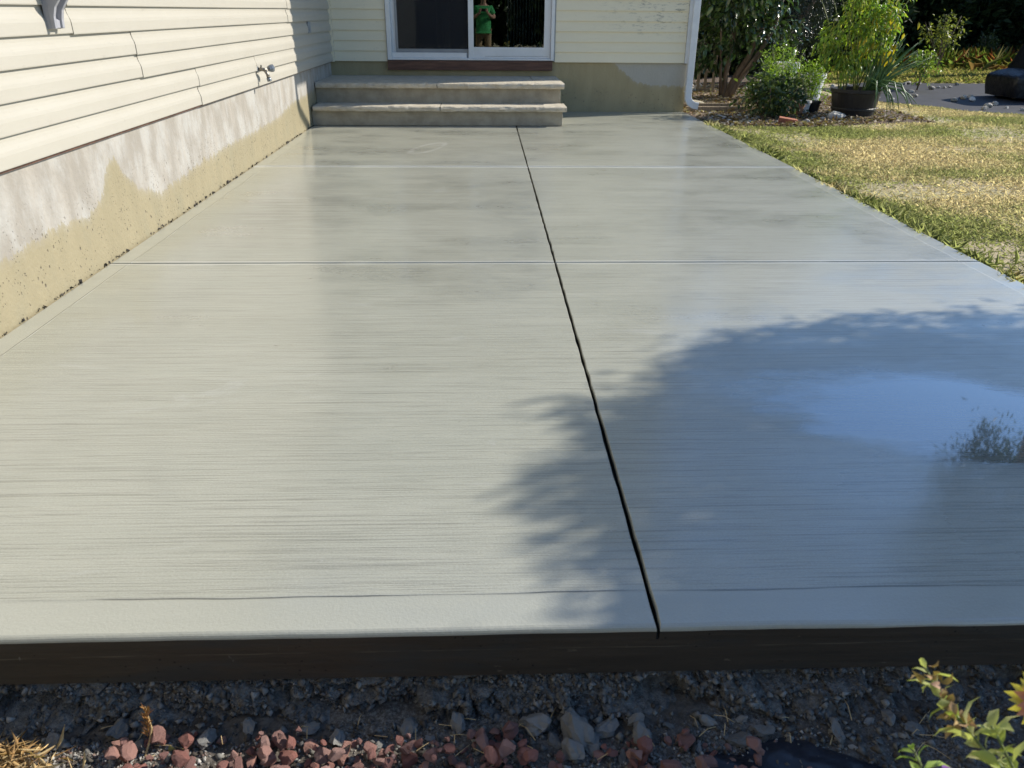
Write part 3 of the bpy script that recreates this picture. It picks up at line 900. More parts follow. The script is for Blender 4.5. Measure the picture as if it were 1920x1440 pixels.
def bed_mask(x, y):
    """planting bed along the house corner"""
    edge = 8.85 + .10 * np.sin(x * 3.) + .18 * np.clip(x - 3, 0, 3)
    return (y > edge) & (y < 16.5) & (x < 5.35 + .1 * np.sin(y * 4))
FAB = [(5.55, 11.75), (6.2, 10.95), (6.35, 10.45), (6.9, 10.1), (8.2, 9.8), (11.5, 9.9), (11.5, 14.95), (6.9, 14.9), (5.6, 13.6)]
def in_poly(x, y, P):
    r = np.zeros(len(x), bool)
    j = len(P) - 1
    for i in range(len(P)):
        xi, yi = P[i]; xj, yj = P[j]
        c = ((yi > y) != (yj > y)) & (x < (xj - xi) * (y - yi) / (yj - yi + 1e-9) + xi)
        r ^= c; j = i
    return r
def dens(x, y):
    d = fbm(x * 1.1, y * 1.1, 2., 3)
    bare = .9 * np.exp(-(((x - 4.5) / .75) ** 2 + ((y - 7.4) / .35) ** 2)) + .6 * np.exp(-(((x - 6.2) / .8) ** 2 + ((y - 7.2) / .3) ** 2)) + .8 * np.exp(-(((x - 5.2) / .4) ** 2 + ((y - 9.4) / .15) ** 2))
    edge = np.clip((x - 2.458) / .10, 0, 1) * .7 + .3
    return np.clip((d - .24) * 3.4, .12, 1) * (1 - bare) * edge
def lawn_s(n):
    x = 2.465 + rng.uniform(0, 1, n) ** 1.1 * 7.5
    y = 1.6 + rng.uniform(0, 1, n) * 10.6
    k = (x < y * .72 + 1.2) & ~bed_mask(x, y) & ~in_poly(x, y, FAB) & (rng.uniform(0, 1, n) < dens(x, y))
    x, y = x[k], y[k]
    return np.stack([x, y, gz(x, y)], 1)
def lawn_c(P):
    x, y = P[:, 0], P[:, 1]
    g_ = fbm(x * .8 + 3, y * 1.3, 9., 3) + .10 * np.exp(-((y - 8.4) / .5) ** 2) + .08 * np.exp(-((x - 2.9) / .35) ** 2 - ((y - 7.6) / 1.) ** 2)
    gr = np.clip((g_ - .50) * 4.2 + .34 + rng.normal(0, .30, len(P)), 0, 1)[:, None]
    straw = np.array([.74, .655, .45]) * rng.uniform(.65, 1.3, (len(P), 1))
    brown = np.array([.56, .46, .32]) * rng.uniform(.7, 1.2, (len(P), 1))
    straw = np.where(rng.uniform(0, 1, (len(P), 1)) < .25, brown, straw)
    green = np.array([.35, .39, .17]) * rng.uniform(.6, 1.3, (len(P), 1))
    return np.clip(straw * (1 - gr) + green * gr, 0, 1)
grass('lawn_grass', 950000, lawn_s, .034, .0036, 'short dry lawn grass of straw and green beside the patio', lawn_c)
def edge_s(n):
    y = rng.uniform(1.9, 8.9, n); x = 2.462 + rng.exponential(.022, n)
    k = fbm(y * 3.1, y * 0, 91., 3) > .44
    x, y = x[k], y[k]
    return np.stack([x, y, gz(x, y)], 1)
grass('edge_tufts', 16000, edge_s, .085, .0055, 'longer grass tufts growing along the patio edge', lawn_c)
def far_s(n):
    x = rng.uniform(6, 19, n); y = rng.uniform(14.7, 22, n)
    k = ~in_poly(x, y, FAB) & (x < y * .75 + 2)
    x, y = x[k], y[k]
    return np.stack([x, y, gz(x, y)], 1)
def far_c(P):
    return palette(len(P), [(.26, .28, .08), (.36, .32, .13), (.20, .25, .06), (.38, .35, .15)], .3)
grass('meadow_grass', 60000, far_s, .10, .014, 'longer green and straw grass beyond the black fabric', far_c)
def weed_s(n):
    x = rng.normal(13.2, 1.3, n); y = rng.normal(19.5, .7, n)
    return np.stack([x, y, gz(x, y)], 1)
grass('dry_weeds', 5000, weed_s, .42, .012, 'tall rusty dry weeds in front of the dark hedge', lambda P: palette(len(P), [(.25, .17, .07), (.20, .19, .06), (.30, .12, .05), (.17, .19, .05)], .3))
def gw_s(n):
    x = rng.normal(11.2, .75, n); y = rng.normal(19.6, .4, n)
    return np.stack([x, y, gz(x, y)], 1)
grass('green_weeds', 3500, gw_s, .38, .014, 'clump of bright green weeds behind the leafy sapling', lambda P: palette(len(P), [(.16, .24, .05), (.22, .28, .06)], .3))

# ------------------------------------------------------------------ planting bed
bx = np.linspace(2.44, 5.5, 62); by = np.linspace(8.8, 16.5, 110)
BX, BY = np.meshgrid(bx, by)
edge_d = np.minimum.reduce([(BY - (8.85 + .10 * np.sin(BX * 3.) + .18 * np.clip(BX - 3, 0, 3))) / .15, (5.4 - BX) / .15, (16.5 - BY) / .2])
bz = gz(BX, BY) + .022 * np.clip(edge_d, -2, 1) + .03 * (fbm(BX * 5, BY * 5, 8.) - .5) + np.where(BX < 2.47, -.1, 0)
nb = len(bx)
ii = (np.arange(len(by) - 1)[:, None] * nb + np.arange(nb - 1)[None]).ravel()
bed = fast('mulch_bed', np.stack([BX.ravel(), BY.ravel(), bz.ravel()], 1), np.stack([ii, ii + 1, ii + 1 + nb, ii + nb], 1), M['mulch'], smooth=True)
tag(bed, kind='structure')
def bedz(x, y):
    return float(gz(x, y)) + .022 + .03 * (float(fbm(np.array(x) * 5, np.array(y) * 5, 8.)) - .5)
n = 5200
x = rng.uniform(2.5, 5.3, n); y = 8.9 + 5.6 * rng.uniform(0, 1, n) ** 1.5
k = bed_mask(x, y); x, y = x[k], y[k]; n = len(x)
P = np.stack([x, y, gz(x, y) + .022 + .03 * (fbm(x * 5, y * 5, 8.) - .5) + rng.uniform(0, .018, n)], 1)
D = np.stack([rng.normal(size=n), rng.normal(size=n), rng.normal(0, .25, n)], 1)
N = np.stack([rng.normal(0, .45, n), rng.normal(0, .45, n), np.ones(n)], 1)
Vv, Ff, Cc = leaves(P, D, N, rng.uniform(.03, .08, n), rng.uniform(.02, .045, n), .25, palette(n, [(.28, .20, .13), (.40, .33, .25), (.20, .12, .07), (.33, .22, .10), (.46, .40, .32)], .35))
tag(fast('leaf_litter', Vv, Ff, M['litter'], col=Cc), 'brown fallen leaves and chips covering the planting bed', 'leaf litter', kind='stuff')

# ------------------------------------------------------------------ rocks (shared convex hull meshes)
def hull_mesh(name, cuts, flat, matr, seed, rough=.03):
    """broken stone: a ball chopped by random planes, then roughened"""
    r = np.random.default_rng(seed)
    bm = bmesh.new()
    bmesh.ops.create_icosphere(bm, subdivisions=2 if rough < .08 else 3, radius=1.)
    co = np.array([v.co[:] for v in bm.verts])
    for k in range(cuts):
        nrm = unit(r.normal(size=(1, 3)))[0]
        d = r.uniform(.35, .75)
        h = co @ nrm
        co = co - np.outer(np.clip(h - d, 0, None), nrm)
    co *= 1 + rough * (vnoise(co[:, 0] * 3.1 + seed, co[:, 1] * 3.1 + co[:, 2] * 2.3, seed) - .5)[:, None] * 4
    co += r.normal(0, rough * .35, co.shape)
    co /= np.abs(co).max()
    co *= np.array([1, r.uniform(.7, .95), flat])
    for v, p in zip(bm.verts, co): v.co = p
    me = bpy.data.meshes.new(name)
    bm.to_mesh(me); bm.free()
    me.materials.append(matr)
    return me
def place(me, name, loc, scale, rot, label, cat, group=None):
    o = bpy.data.objects.new(name, me)
    o.location = loc; o.scale = scale; o.rotation_euler = rot
    COL.objects.link(o)
    return tag(o, label, cat, group)
RED = [hull_mesh('red_stone', 7 + k % 5, .6 + .05 * (k % 5), M['red'], 100 + k, .045) for k in range(16)]
CHK = [hull_mesh('concrete_chunk', 4, .7, M['chunk'], 200 + k, .13) for k in range(7)]
RCK = [hull_mesh('field_stone', 4, .62, M['rock'], 300 + k, .05) for k in range(6)]

# ------------------------------------------------------------------ ground in front of the slab
fxs = np.linspace(-1.5, 1.6, 420); fys = np.concatenate([np.linspace(-.6, .75, 40), np.linspace(.76, 1.22, 74)])
FX, FY = np.meshgrid(fxs, fys)
def soilz(x, y):
    return -.205 + .030 * (fbm(x * 6, y * 6, 3.) - .5) + .012 * (fbm(x * 30, y * 30, 4., 3) - .5) + np.clip((.75 - y) * .02, 0, .03)
fz = soilz(FX, FY)
fz = fz - .16 * np.clip((np.abs(FX - .05) - 1.40) / .15, 0, 1) - .05 * np.clip((-.45 - FY) / .15, 0, 1)
nb = len(fxs)
ii = (np.arange(len(fys) - 1)[:, None] * nb + np.arange(nb - 1)[None]).ravel()
def m_soil():
    m, nt, b = mat('soil_with_concrete_dust')
    g = G(nt); co = g.coord()
    n = g.noise(co, 38., 7, .7); k = g.noise(co, 3.2, 4)
    c = g.mix(g.step(n, .3, .7), (.05, .042, .034), (.14, .122, .10))
    dust = g.math('MULTIPLY', g.step(k, .44, .58), g.step(g.noise(co, 160., 5, .7), .42, .7))
    c = g.mix(g.math('MULTIPLY', dust, .7), c, (.33, .315, .285))
    nt.links.new(c, b.inputs['Base Color']); b.inputs['Roughness'].default_value = .95
    nt.links.new(g.bump(n, .012, .9), b.inputs['Normal'])
    return m
soil = fast('soil_bed', np.stack([FX.ravel(), FY.ravel(), fz.ravel()], 1), np.stack([ii, ii + 1, ii + 1 + nb, ii + nb], 1), m_soil(), smooth=True)
tag(soil, kind='structure')

# crumbly spilled concrete hanging under the slab edge
nu, nv = 900, 56
u = np.linspace(-1.45, 1.55, nu); v = np.linspace(0, 1, nv)
UU, VV = np.meshgrid(u, v)
seeds = np.stack([rng.uniform(-1.5, 1.6, 420), rng.uniform(-.05, .3, 420)], 1)
swt = rng.uniform(0, 1, 420) ** 3 * .055
def cells(X, Z):
    q = np.stack([X.ravel(), Z.ravel()], 1)
    d1 = np.full(len(q), 9.); d2 = np.full(len(q), 9.); idx = np.zeros(len(q), int)
    for i, sd_ in enumerate(seeds):
        d = np.hypot(q[:, 0] - sd_[0], q[:, 1] - sd_[1]) - swt[i]
        nd2 = np.minimum(np.maximum(d, d1), d2); m_ = d < d1
        idx[m_] = i; d1 = np.minimum(d, d1); d2 = nd2
    return d1.reshape(X.shape), d2.reshape(X.shape), idx.reshape(X.shape)
wx_ = UU + .16 * (fbm(UU * 9, VV * 2, 21., 5) - .5); wz_ = VV * .17 + .14 * (fbm(UU * 9, VV * 2, 22., 5) - .5)
d1, d2, idx = cells(wx_, wz_)
lump = rng.uniform(-.4, 1, len(seeds))[idx]
crack = np.clip((d2 - d1) / .012, 0, 1)
shelf = np.clip((fbm(UU * 2.2, VV * 0 + .3, 31., 3) - .36) * 3.0, 0, 1) * .55 + .6 * np.exp(-((UU - .19) / .13) ** 2) - .25 * np.exp(-((UU + .3) / .35) ** 2)
shelf = np.clip(shelf, 0, 1)
out = -.012 + VV * (.03 + .085 * shelf) + .030 * lump * np.clip(VV * 3, .25, 1) * crack - .014 * (1 - crack) + .05 * (fbm(UU * 13, VV * 3, 33., 5) - .5) * np.clip(VV * 3, .2, 1) + .012 * (fbm(UU * 70, VV * 12, 34.) - .5)
hole = np.clip((fbm(UU * 5.5, VV * 1.8 + 2, 41., 3) - .52) * 9, 0, 1) * np.clip((VV - .16) * 8, 0, 1) * np.clip((.72 - VV) * 5, 0, 1)
out = out - .075 * hole
zz = -.1225 - VV ** 1.1 * (.088 + .03 * (1 - shelf)) + .012 * (fbm(UU * 26, VV * 5, 36.) - .5) * np.clip(VV * 4, 0, 1) * np.clip((1 - VV) * 6, .2, 1)
yy = Y0 + .004 - out
ii = (np.arange(nv - 1)[:, None] * nu + np.arange(nu - 1)[None]).ravel()
rub = fast('concrete_spill', np.stack([UU.ravel(), yy.ravel(), zz.ravel()], 1), np.stack([ii, ii + 1, ii + 1 + nu, ii + nu], 1), M['rubble'], smooth=False)
tag(rub, kind='structure')

RV = np.stack([UU.ravel(), yy.ravel(), zz.ravel()], 1)
octv = np.array([[1, 0, 0], [-1, 0, 0], [0, 1, 0], [0, -1, 0], [0, 0, 1], [0, 0, -1]], float)
octf = np.array([[0, 2, 4], [2, 1, 4], [1, 3, 4], [3, 0, 4], [2, 0, 5], [1, 2, 5], [3, 1, 5], [0, 3, 5]])
def bits(c0, r, cols, jit=.5):
    n = len(c0)
    dirs = rng.normal(size=(n, 6, 3)) * .6
    sc = rng.uniform(.6, 1.4, (n, 1, 3))
    Vv = (c0[:, None] + (octv[None] * sc + dirs * jit) * r[:, None, None]).reshape(-1, 3)
    Ff = (np.arange(n)[:, None, None] * 6 + octf[None]).reshape(-1, 3)
    return Vv, Ff, np.repeat(palette(n, cols, .35), 6, axis=0)
def m_col(name, rough):
    m, nt, b = mat(name)
    g = G(nt)
    at = g.n('ShaderNodeAttribute', attribute_name='Col').outputs['Color']
    n = g.noise(g.coord(), 220., 4)
    nt.links.new(g.mix(g.math('MULTIPLY', n, .6), at, (.03, .027, .022)), b.inputs['Base Color'])
    b.inputs['Roughness'].default_value = rough
    return m
M['grit'] = m_col('pale_grit', .9)
pick_ = rng.integers(nu * 6, len(RV), 9000)
r = .0016 + .0075 * rng.uniform(0, 1, 9000) ** 3
Vv, Ff, Cc = bits(RV[pick_] + np.array([0, -.002, .001]), r, [(.20, .195, .18), (.13, .125, .115), (.28, .27, .25), (.10, .085, .07)])
tag(fast('concrete_crumbs', Vv, Ff, M['grit'], col=Cc), 'crumbs of grey concrete clinging below the slab edge', 'crumbs', kind='stuff')
n = 6000
x = rng.uniform(-1.2, 1.3, n); y = rng.uniform(.92, 1.12, n)
r = .0014 + .008 * rng.uniform(0, 1, n) ** 4
Vv, Ff, Cc = bits(np.stack([x, y, soilz(x, y) + r * .4], 1), r, [(.12, .105, .085), (.20, .19, .17), (.08, .065, .05), (.26, .25, .22)])
tag(fast('soil_clods', Vv, Ff, M['grit'], col=Cc), 'crumbly soil clods and chips before the patio', 'soil clods', kind='stuff')

# red crushed stone: every stone is a thing of its own
cnt = 0; tries = 0; placed = []
while cnt < 295 and tries < 20000:
    tries += 1
    x = random.uniform(-.74, .62); y = random.uniform(.945, 1.095)
    lim = 1.075 + .02 * math.sin(x * 7) - (.035 if x > .12 else 0)
    if x > .08 and x < .26 and random.random() < .75: continue
    if y > lim or (x > .3 and random.random() < .5) or (x < -.5 and random.random() < .6): continue
    r = .0065 + .0165 * random.random() ** 1.6
    h = soilz(np.array(x), np.array(y)) + r * .42
    ok = True
    for (a, b_, c_, r2) in placed:
        d = math.hypot(x - a, y - b_)
        if d < (r + r2) * .80:
            if h < c_ + r2 * .6 + r * .45 and d < (r + r2) * .8: h = c_ + (r + r2) * .62 * math.sqrt(max(0.02, 1 - (d / ((r + r2) * .85)) ** 2))
    if h > -.150: continue
    placed.append((x, y, float(h), r)); cnt += 1
    place(random.choice(RED), 'red_stone', (x, y, float(h)), (r * random.uniform(.9, 1.25), r * random.uniform(.9, 1.2), r * random.uniform(.85, 1.15)), (random.uniform(-.6, .6), random.uniform(-.6, .6), random.uniform(0, 6.28)),
          'angular piece of red crushed stone lying in front of the patio edge', 'stone', 'red crushed stones before the patio')
# fine grit between them
n = 5200
x = np.concatenate([rng.uniform(-.9, .7, n // 2), rng.normal(-.72, .12, n // 2)]); y = rng.uniform(.85, 1.08, n)
r = rng.uniform(.0012, .0042, n)
c0 = np.stack([x, y, soilz(x, y) + r * .4], 1)
Vv, Ff, Cg = bits(c0, r, [(.42, .40, .36), (.30, .28, .25), (.24, .15, .12), (.50, .48, .44)])
tag(fast('grit', Vv, Ff, M['grit'], col=Cg), 'pale concrete grit sprinkled between the red stones', 'grit', kind='stuff')

# broken bits of concrete
chunks = [(.04, 1.085, .026), (-.02, 1.055, .022), (.0, 1.045, .018), (.36, 1.085, .020), (.55, 1.075, .034), (.62, 1.10, .022), (.66, 1.10, .019), (.50, 1.05, .026), (.47, 1.06, .016),
          (.30, 1.06, .030), (.20, 1.05, .034), (.26, 1.02, .024), (.13, 1.06, .030), (-.12, 1.075, .020), (-.30, 1.07, .024), (-.42, 1.085, .018), (-.56, 1.08, .026), (-.68, 1.07, .018),
          (.72, 1.03, .016), (.78, 1.09, .024), (.86, 1.07, .028), (.93, 1.10, .022), (-.22, 1.06, .014), (-.62, 1.045, .016), (.41, 1.03, .014), (.58, 1.02, .012), (-.85, 1.08, .024), (-.78, 1.06, .014), (.10, 1.09, .042), (.17, 1.075, .045), (.235, 1.085, .040), (.30, 1.095, .036), (.16, 1.03, .030), (-.06, 1.10, .032), (-.16, 1.10, .026), (-.36, 1.10, .034), (-.48, 1.105, .028), (.44, 1.10, .034), (.52, 1.10, .026), (.70, 1.07, .030), (.82, 1.10, .034), (-.74, 1.10, .036)]
for (x, y, r) in chunks:
    r *= random.uniform(.55, 1.05)
    z = float(soilz(np.array(x), np.array(y))) + r * .28
    place(random.choice(CHK), 'concrete_chunk', (x, y, z), (r * 1.2, r, r), (random.uniform(-.4, .4), random.uniform(-.4, .4), random.uniform(0, 6.28)),
          'broken grey lump of concrete resting in the shade under the slab edge', 'concrete lump', 'loose concrete lumps under the slab edge')

# dark plastic sheet, half buried
px_, py_ = np.linspace(.42, 1.35, 90), np.linspace(.55, 1.06, 50)
PX, PY = np.meshgrid(px_, py_)
cr = fbm(PX * 5 + PY * 9, PY * 3, 51., 4)
pzs = soilz(PX, PY) + .004 + .032 * np.abs(cr - .5) * 2 + .008 * (fbm(PX * 22, PY * 22, 53.) - .5) - .03 * np.clip((.10 - np.minimum.reduce([PX - .42 - .06 * np.sin(PY * 17), 1.35 - PX, 1.06 - PY - .05 * np.sin(PX * 9)])) / .10, 0, 1.6)
nb = len(px_)
ii = (np.arange(len(py_) - 1)[:, None] * nb + np.arange(nb - 1)[None]).ravel()
ps = fast('plastic_sheet', np.stack([PX.ravel(), PY.ravel(), pzs.ravel()], 1), np.stack([ii, ii + 1, ii + 1 + nb, ii + nb], 1), M['plastic'], smooth=True)
tag(ps, 'crumpled dark plastic sheet half buried in soil below the patio', 'plastic sheet')

# dry sprig, straw, fallen leaf
sp = empty('dry_sprig', (-.66, 1.06, -.2))
tag(sp, 'dry orange brown conifer sprig standing in the grit', 'dry sprig')
MB().tube([(-.665, 1.045, -.205), (-.655, 1.06, -.175), (-.650, 1.068, -.15), (-.655, 1.075, -.10)], [.002, .002, .0018, .0008], 6).build('stem', M['straw'], sp)
n = 46
t = rng.uniform(.3, 1, n)
P = np.array([-.658, 1.055, -.19]) + t[:, None] * np.array([.005, .018, .082])
D = np.stack([rng.normal(0, .35, n), rng.normal(0, .25, n), np.ones(n)], 1)
Vv, Ff, Cc = leaves(P, D, rand_dir(n), .022, .003, .1, palette(n, [(.36, .17, .07), (.46, .25, .10)], .3))
fast('needles', Vv, Ff, M['litter'], sp, col=Cc)
n = 260
P = np.stack([rng.normal(-.90, .035, n), rng.uniform(.98, 1.06, n), np.full(n, -.195) + rng.uniform(0, .02, n)], 1)
D = np.stack([rng.normal(size=n), rng.normal(size=n) * .7, rng.normal(0, .25, n)], 1)
Vv, Ff, Cc = leaves(P, D, rand_dir(n), rng.uniform(.02, .06, n), .0022, .12, palette(n, [(.55, .36, .16), (.44, .26, .11), (.62, .46, .24)], .25))
tag(fast('straw_tuft', Vv, Ff, M['litter'], col=Cc), 'tangled tuft of orange dry straw by the patio corner', 'straw')
Vv, Ff, Cc = leaves(np.array([[-.615, 1.05, -.175]]), np.array([[.12, .1, -.6]]), np.array([[.1, -1, .2]]), .042, .016, .12, np.array([[.30, .29, .15]]), 2)
tag(fast('fallen_leaf', Vv, Ff, M['litter'], col=Cc), 'single pale green fallen leaf leaning beside the dry sprig', 'leaf')
tw = MB()
for k in range(46):
    x, y = random.uniform(-.95, .95), random.uniform(1.0, 1.11)
    a, L = random.uniform(0, 6.28), random.uniform(.02, .07)
    z = float(soilz(np.array(x), np.array(y))) + random.uniform(.004, .02)
    tw.tube([(x, y, z), (x + math.cos(a) * L * .5, y + math.sin(a) * L * .4, z + random.uniform(0, .012)), (x + math.cos(a) * L, y + math.sin(a) * L * .8, z + random.uniform(-.004, .012))], [.0009, .0008, .0005], 4)
tag(tw.build('twig_litter', M['straw']), 'thin dry stalks scattered over soil and rubble below the patio', 'twigs', kind='stuff')

# ------------------------------------------------------------------ flowering plants close to the lens
def sprig(root, pts, nl, L, W, cols, rad=.0022, droop=.2):
    pts = [Vector(p) for p in pts]
    MB().tube(pts, [rad * (1 - .5 * i / (len(pts) - 1)) for i in range(len(pts))], 7).build('stem', M['stem'], root, smooth=True)
    Ps, Ds, Ns, Ls = [], [], [], []
    seg = len(pts) - 1
    for k in range(nl):
        t = (k + .5) / nl
        i = min(int(t * seg), seg - 1); f = t * seg - i
        p = pts[i].lerp(pts[i + 1], f); d = (pts[i + 1] - pts[i]).normalized()
        a = k * 2.4 + random.uniform(-.4, .4)
        e1 = d.orthogonal().normalized(); e2 = d.cross(e1)
        o_ = e1 * math.cos(a) + e2 * math.sin(a)
        dr = (o_ * 1. + d * random.uniform(-.1, 1.3) + Vector((random.uniform(-.4, .4), random.uniform(-.4, .4), random.uniform(-.5, .3)))).normalized()
        Ps.append(p + o_ * rad); Ds.append(dr); Ns.append(d - o_ * .3)
        Ls.append(L * random.uniform(.35, 1.25) * (1.1 - .45 * t))
    Ps, Ds, Ns, Ls = map(np.array, (Ps, Ds, Ns, Ls))
    Vv, Ff, Cc = leaves(Ps, Ds, Ns, Ls, Ls * W / L, droop, palette(nl, cols, .2), 2)
    return fast('leaves', Vv, Ff, M['leaf'], root, col=Cc, smooth=True)
GC = [(.46, .48, .19), (.52, .52, .25), (.40, .45, .15), (.58, .55, .29)]
fp = empty('flowering_plant', (.60, .44, -.2))
tag(fp, 'pale green leafy flower stalk with withered blossoms rising over the dark soil', 'plant')
stalk = [(.60, .44, -.21), (.61, .455, .05), (.59, .475, .22), (.56, .50, .34), (.529, .523, .402), (.516, .544, .409), (.505, .568, .420), (.493, .589, .429), (.485, .616, .448)]
sprig(fp, stalk, 66, .038, .015, GC)
sprig(fp, [(.605, .45, .0), (.60, .47, .2), (.575, .495, .33), (.55, .52, .385), (.535, .545, .415), (.53, .556, .425)], 34, .045, .022, GC)
n = 26
t = rng.uniform(.35, 1., n)
ctr = np.array([(.520 - .033 * a, .535 + .075 * a, .405 + .040 * a) for a in t])
P = ctr + rng.normal(0, .006, (n, 3))
Vv, Ff, Cc = leaves(P, rand_dir(n) + np.array([0, 0, -.3]), rand_dir(n), rng.uniform(.010, .022, n), .009, .3, palette(n, [(.42, .27, .15), (.50, .30, .20), (.36, .25, .11)], .2), 2)
fast('withered_blossom', Vv, Ff, M['litter'], fp, col=Cc, smooth=True)
fs = empty('green_sprig', (.50, .52, -.2))
tag(fs, 'short bright green sprig beside the flower stalk', 'plant')
sprig(fs, [(.50, .47, -.21), (.49, .49, .05), (.48, .515, .22), (.472, .535, .34), (.465, .552, .372), (.459, .564, .384)], 24, .036, .014, [(.28, .40, .07), (.33, .44, .10)])
fl = empty('zinnia_flower', (.64, .50, -.2))
tag(fl, 'yellow and pink zinnia bloom on a stem beside the plastic sheet', 'flower')
cz = Vector((.575, .560, .455))
MB().tube([(.64, .50, -.21), (.63, .52, .1), (.59, .55, .36), tuple(cz)], .0025, 6).build('stem', M['stem'], fl, smooth=True)
n = 34
an = np.arange(n) * 2.4; rr_ = .3 + .7 * np.sqrt(np.arange(n) / n)
ax_ = Vector((-.35, -.75, .55)).normalized(); e1 = ax_.orthogonal().normalized(); e2 = ax_.cross(e1)
dv = np.array([e1 * math.cos(a) + e2 * math.sin(a) for a in an]) + np.array(ax_) * (1.1 - rr_)[:, None]
Vv, Ff, Cc = leaves(np.tile(np.array(cz), (n, 1)) + dv * .003, dv, np.tile(np.array(ax_), (n, 1)), .012 + .018 * rr_, .012, .18, np.where(rr_[:, None] > .75, np.array([[.72, .58, .14]]), np.array([[.70, .30, .24]])), 2)
fast('petals', Vv, Ff, M['leaf'], fl, col=Cc, smooth=True)
pf = empty('petunia_flower', (.54, .46, -.2))
tag(pf, 'small violet petunia bloom low among the foreground leaves', 'flower')
cz = Vector((.495, .533, .358))
MB().tube([(.54, .46, -.21), (.52, .49, .1), tuple(cz)], .002, 6).build('stem', M['stem'], pf, smooth=True)
n = 8
an = np.arange(n) * 6.283 / n
dv = np.stack([np.cos(an), np.sin(an), np.full(n, .35)], 1)
Vv, Ff, Cc = leaves(np.tile(np.array(cz), (n, 1)), dv, np.tile(np.array([[0, 0, 1.]]), (n, 1)), .026, .024, .15, palette(n, [(.30, .12, .52)], .15), 2)
fast('petals', Vv, Ff, M['leaf'], pf, col=Cc, smooth=True)

# ------------------------------------------------------------------ garden by the house corner
def crown_pts(n, blobs, ncl, sig, shell=.55):
    """leaf positions clumped inside a set of ellipsoids (cx,cy,cz,rx,ry,rz)"""
    B = np.array(blobs, float)
    wv = B[:, 3] * B[:, 4] * B[:, 5]; wv /= wv.sum()
    bi = rng.choice(len(B), ncl, p=wv)
    d = rand_dir(ncl); r = (shell + (1 - shell) * rng.uniform(0, 1, ncl))[:, None]
    cc = B[bi, :3] + d * r * B[bi, 3:6]
    ci = rng.integers(0, ncl, n)
    P = cc[ci] + rng.normal(0, 1, (n, 3)) * sig * (.6 + .8 * rng.uniform(0, 1, (n, 1)))
    O = unit(P - B[bi[ci], :3])
    shade = rng.uniform(.75, 1.2, ncl)[ci]
    return P, O, shade

def foliage(root, n, blobs, ncl, sig, L, W, cols, matk='leaf', droop=.3, name='crown', seg=1, curl=.18, shell=.55, zmin=None):
    P, O, sh_ = crown_pts(n, blobs, ncl, sig, shell)
    if zmin is not None: P[:, 2] = np.maximum(P[:, 2], zmin + rng.uniform(0, .05, len(P)))
    D = O * .7 + rand_dir(n) * .8 - np.array([0, 0, droop])
    N = rand_dir(n) * .7 + np.array([0, 0, 1.])
    C = np.clip(palette(n, cols, .25) * sh_[:, None], 0, 1)
    Ls = L * rng.uniform(.6, 1.25, n)
    Vv, Ff, Cc = leaves(P, D, N, Ls, W * Ls / L, curl, C, seg)
    return fast(name, Vv, Ff, M[matk], root, col=Cc, smooth=(seg == 2))

def limbs(root, paths, name='trunk', mk='bark'):
    mb = MB()
    for pts, r0, r1 in paths:
        k = len(pts)
        mb.tube(pts, [r0 + (r1 - r0) * i / (k - 1) for i in range(k)], 9)
    return mb.build(name, M[mk], root, smooth=True)

# broad-leaved shrub with leaning trunks
sb = empty('broadleaf_shrub', (3.65, 12.2, -.05))
tag(sb, 'large glossy broad-leaved shrub with several leaning brown trunks by the downspout', 'shrub')
limbs(sb, [([(3.62, 12.2, -.1), (3.72, 12.2, .18), (3.9, 12.2, .5), (4.05, 12.25, .9), (4.1, 12.3, 1.6)], .055, .03),
           ([(3.66, 12.22, -.1), (3.82, 12.2, .22), (4.02, 12.15, .52), (4.2, 12.1, .95), (4.3, 12.1, 1.5)], .05, .02),
           ([(3.58, 12.2, -.1), (3.60, 12.2, .3), (3.66, 12.25, .8), (3.7, 12.3, 1.8)], .045, .025),
           ([(3.70, 12.24, -.1), (3.78, 12.2, .15), (3.86, 12.1, .35), (3.98, 12.0, .6)], .035, .015),
           ([(3.55, 12.2, -.05), (3.50, 12.15, .35), (3.42, 12.1, .9)], .025, .012)])
foliage(sb, 3600, [(3.75, 12.2, 1.25, .60, .6, .75), (3.45, 12.2, .72, .38, .4, .42), (4.18, 12.1, .75, .34, .4, .36), (4.1, 12.2, 1.7, .5, .5, .6), (3.4, 12.2, 1.7, .5, .5, .7)],
        190, .085, .125, .055, [(.03, .062, .022), (.04, .08, .028), (.055, .10, .032), (.085, .135, .04)], 'gloss', .35, seg=2)
# weeping dark conifer
wc = empty('weeping_conifer', (4.95, 14.2, -.05))
tag(wc, 'dark weeping conifer leaning over the bed, silvery on its upper side', 'conifer')
limbs(wc, [([(4.85, 14.2, -.1), (5.0, 14.2, .4), (5.3, 14.2, .9), (5.65, 14.2, 1.5), (5.95, 14.2, 2.2)], .06, .02)])
ns = 700
t = rng.uniform(0, 1, ns)
ax0 = np.stack([4.9 + 1.05 * t + .1 * t * t, np.full(ns, 14.2), .15 + 2.1 * t], 1)
sp0 = ax0 + np.stack([rng.normal(0, .16, ns), rng.normal(0, .22, ns), rng.uniform(-.1, .12, ns)], 1)
Ps, Ds = [], []
for k in range(ns):
    L_ = random.uniform(.2, .6); m_ = int(26 * L_ / .4)
    s_ = rng.uniform(0, 1, m_)
    ou = rng.normal(0, .15, 2)
    p = sp0[k] + np.stack([ou[0] * s_, ou[1] * s_, -L_ * s_ ** 1.3], 1)
    p[:, 2] = np.maximum(p[:, 2], -.02)
    Ps.append(p); Ds.append(np.stack([rng.normal(0, .7, m_), rng.normal(0, .7, m_), np.full(m_, -.6)], 1))
Ps = np.concatenate(Ps); Ds = np.concatenate(Ds); n = len(Ps)
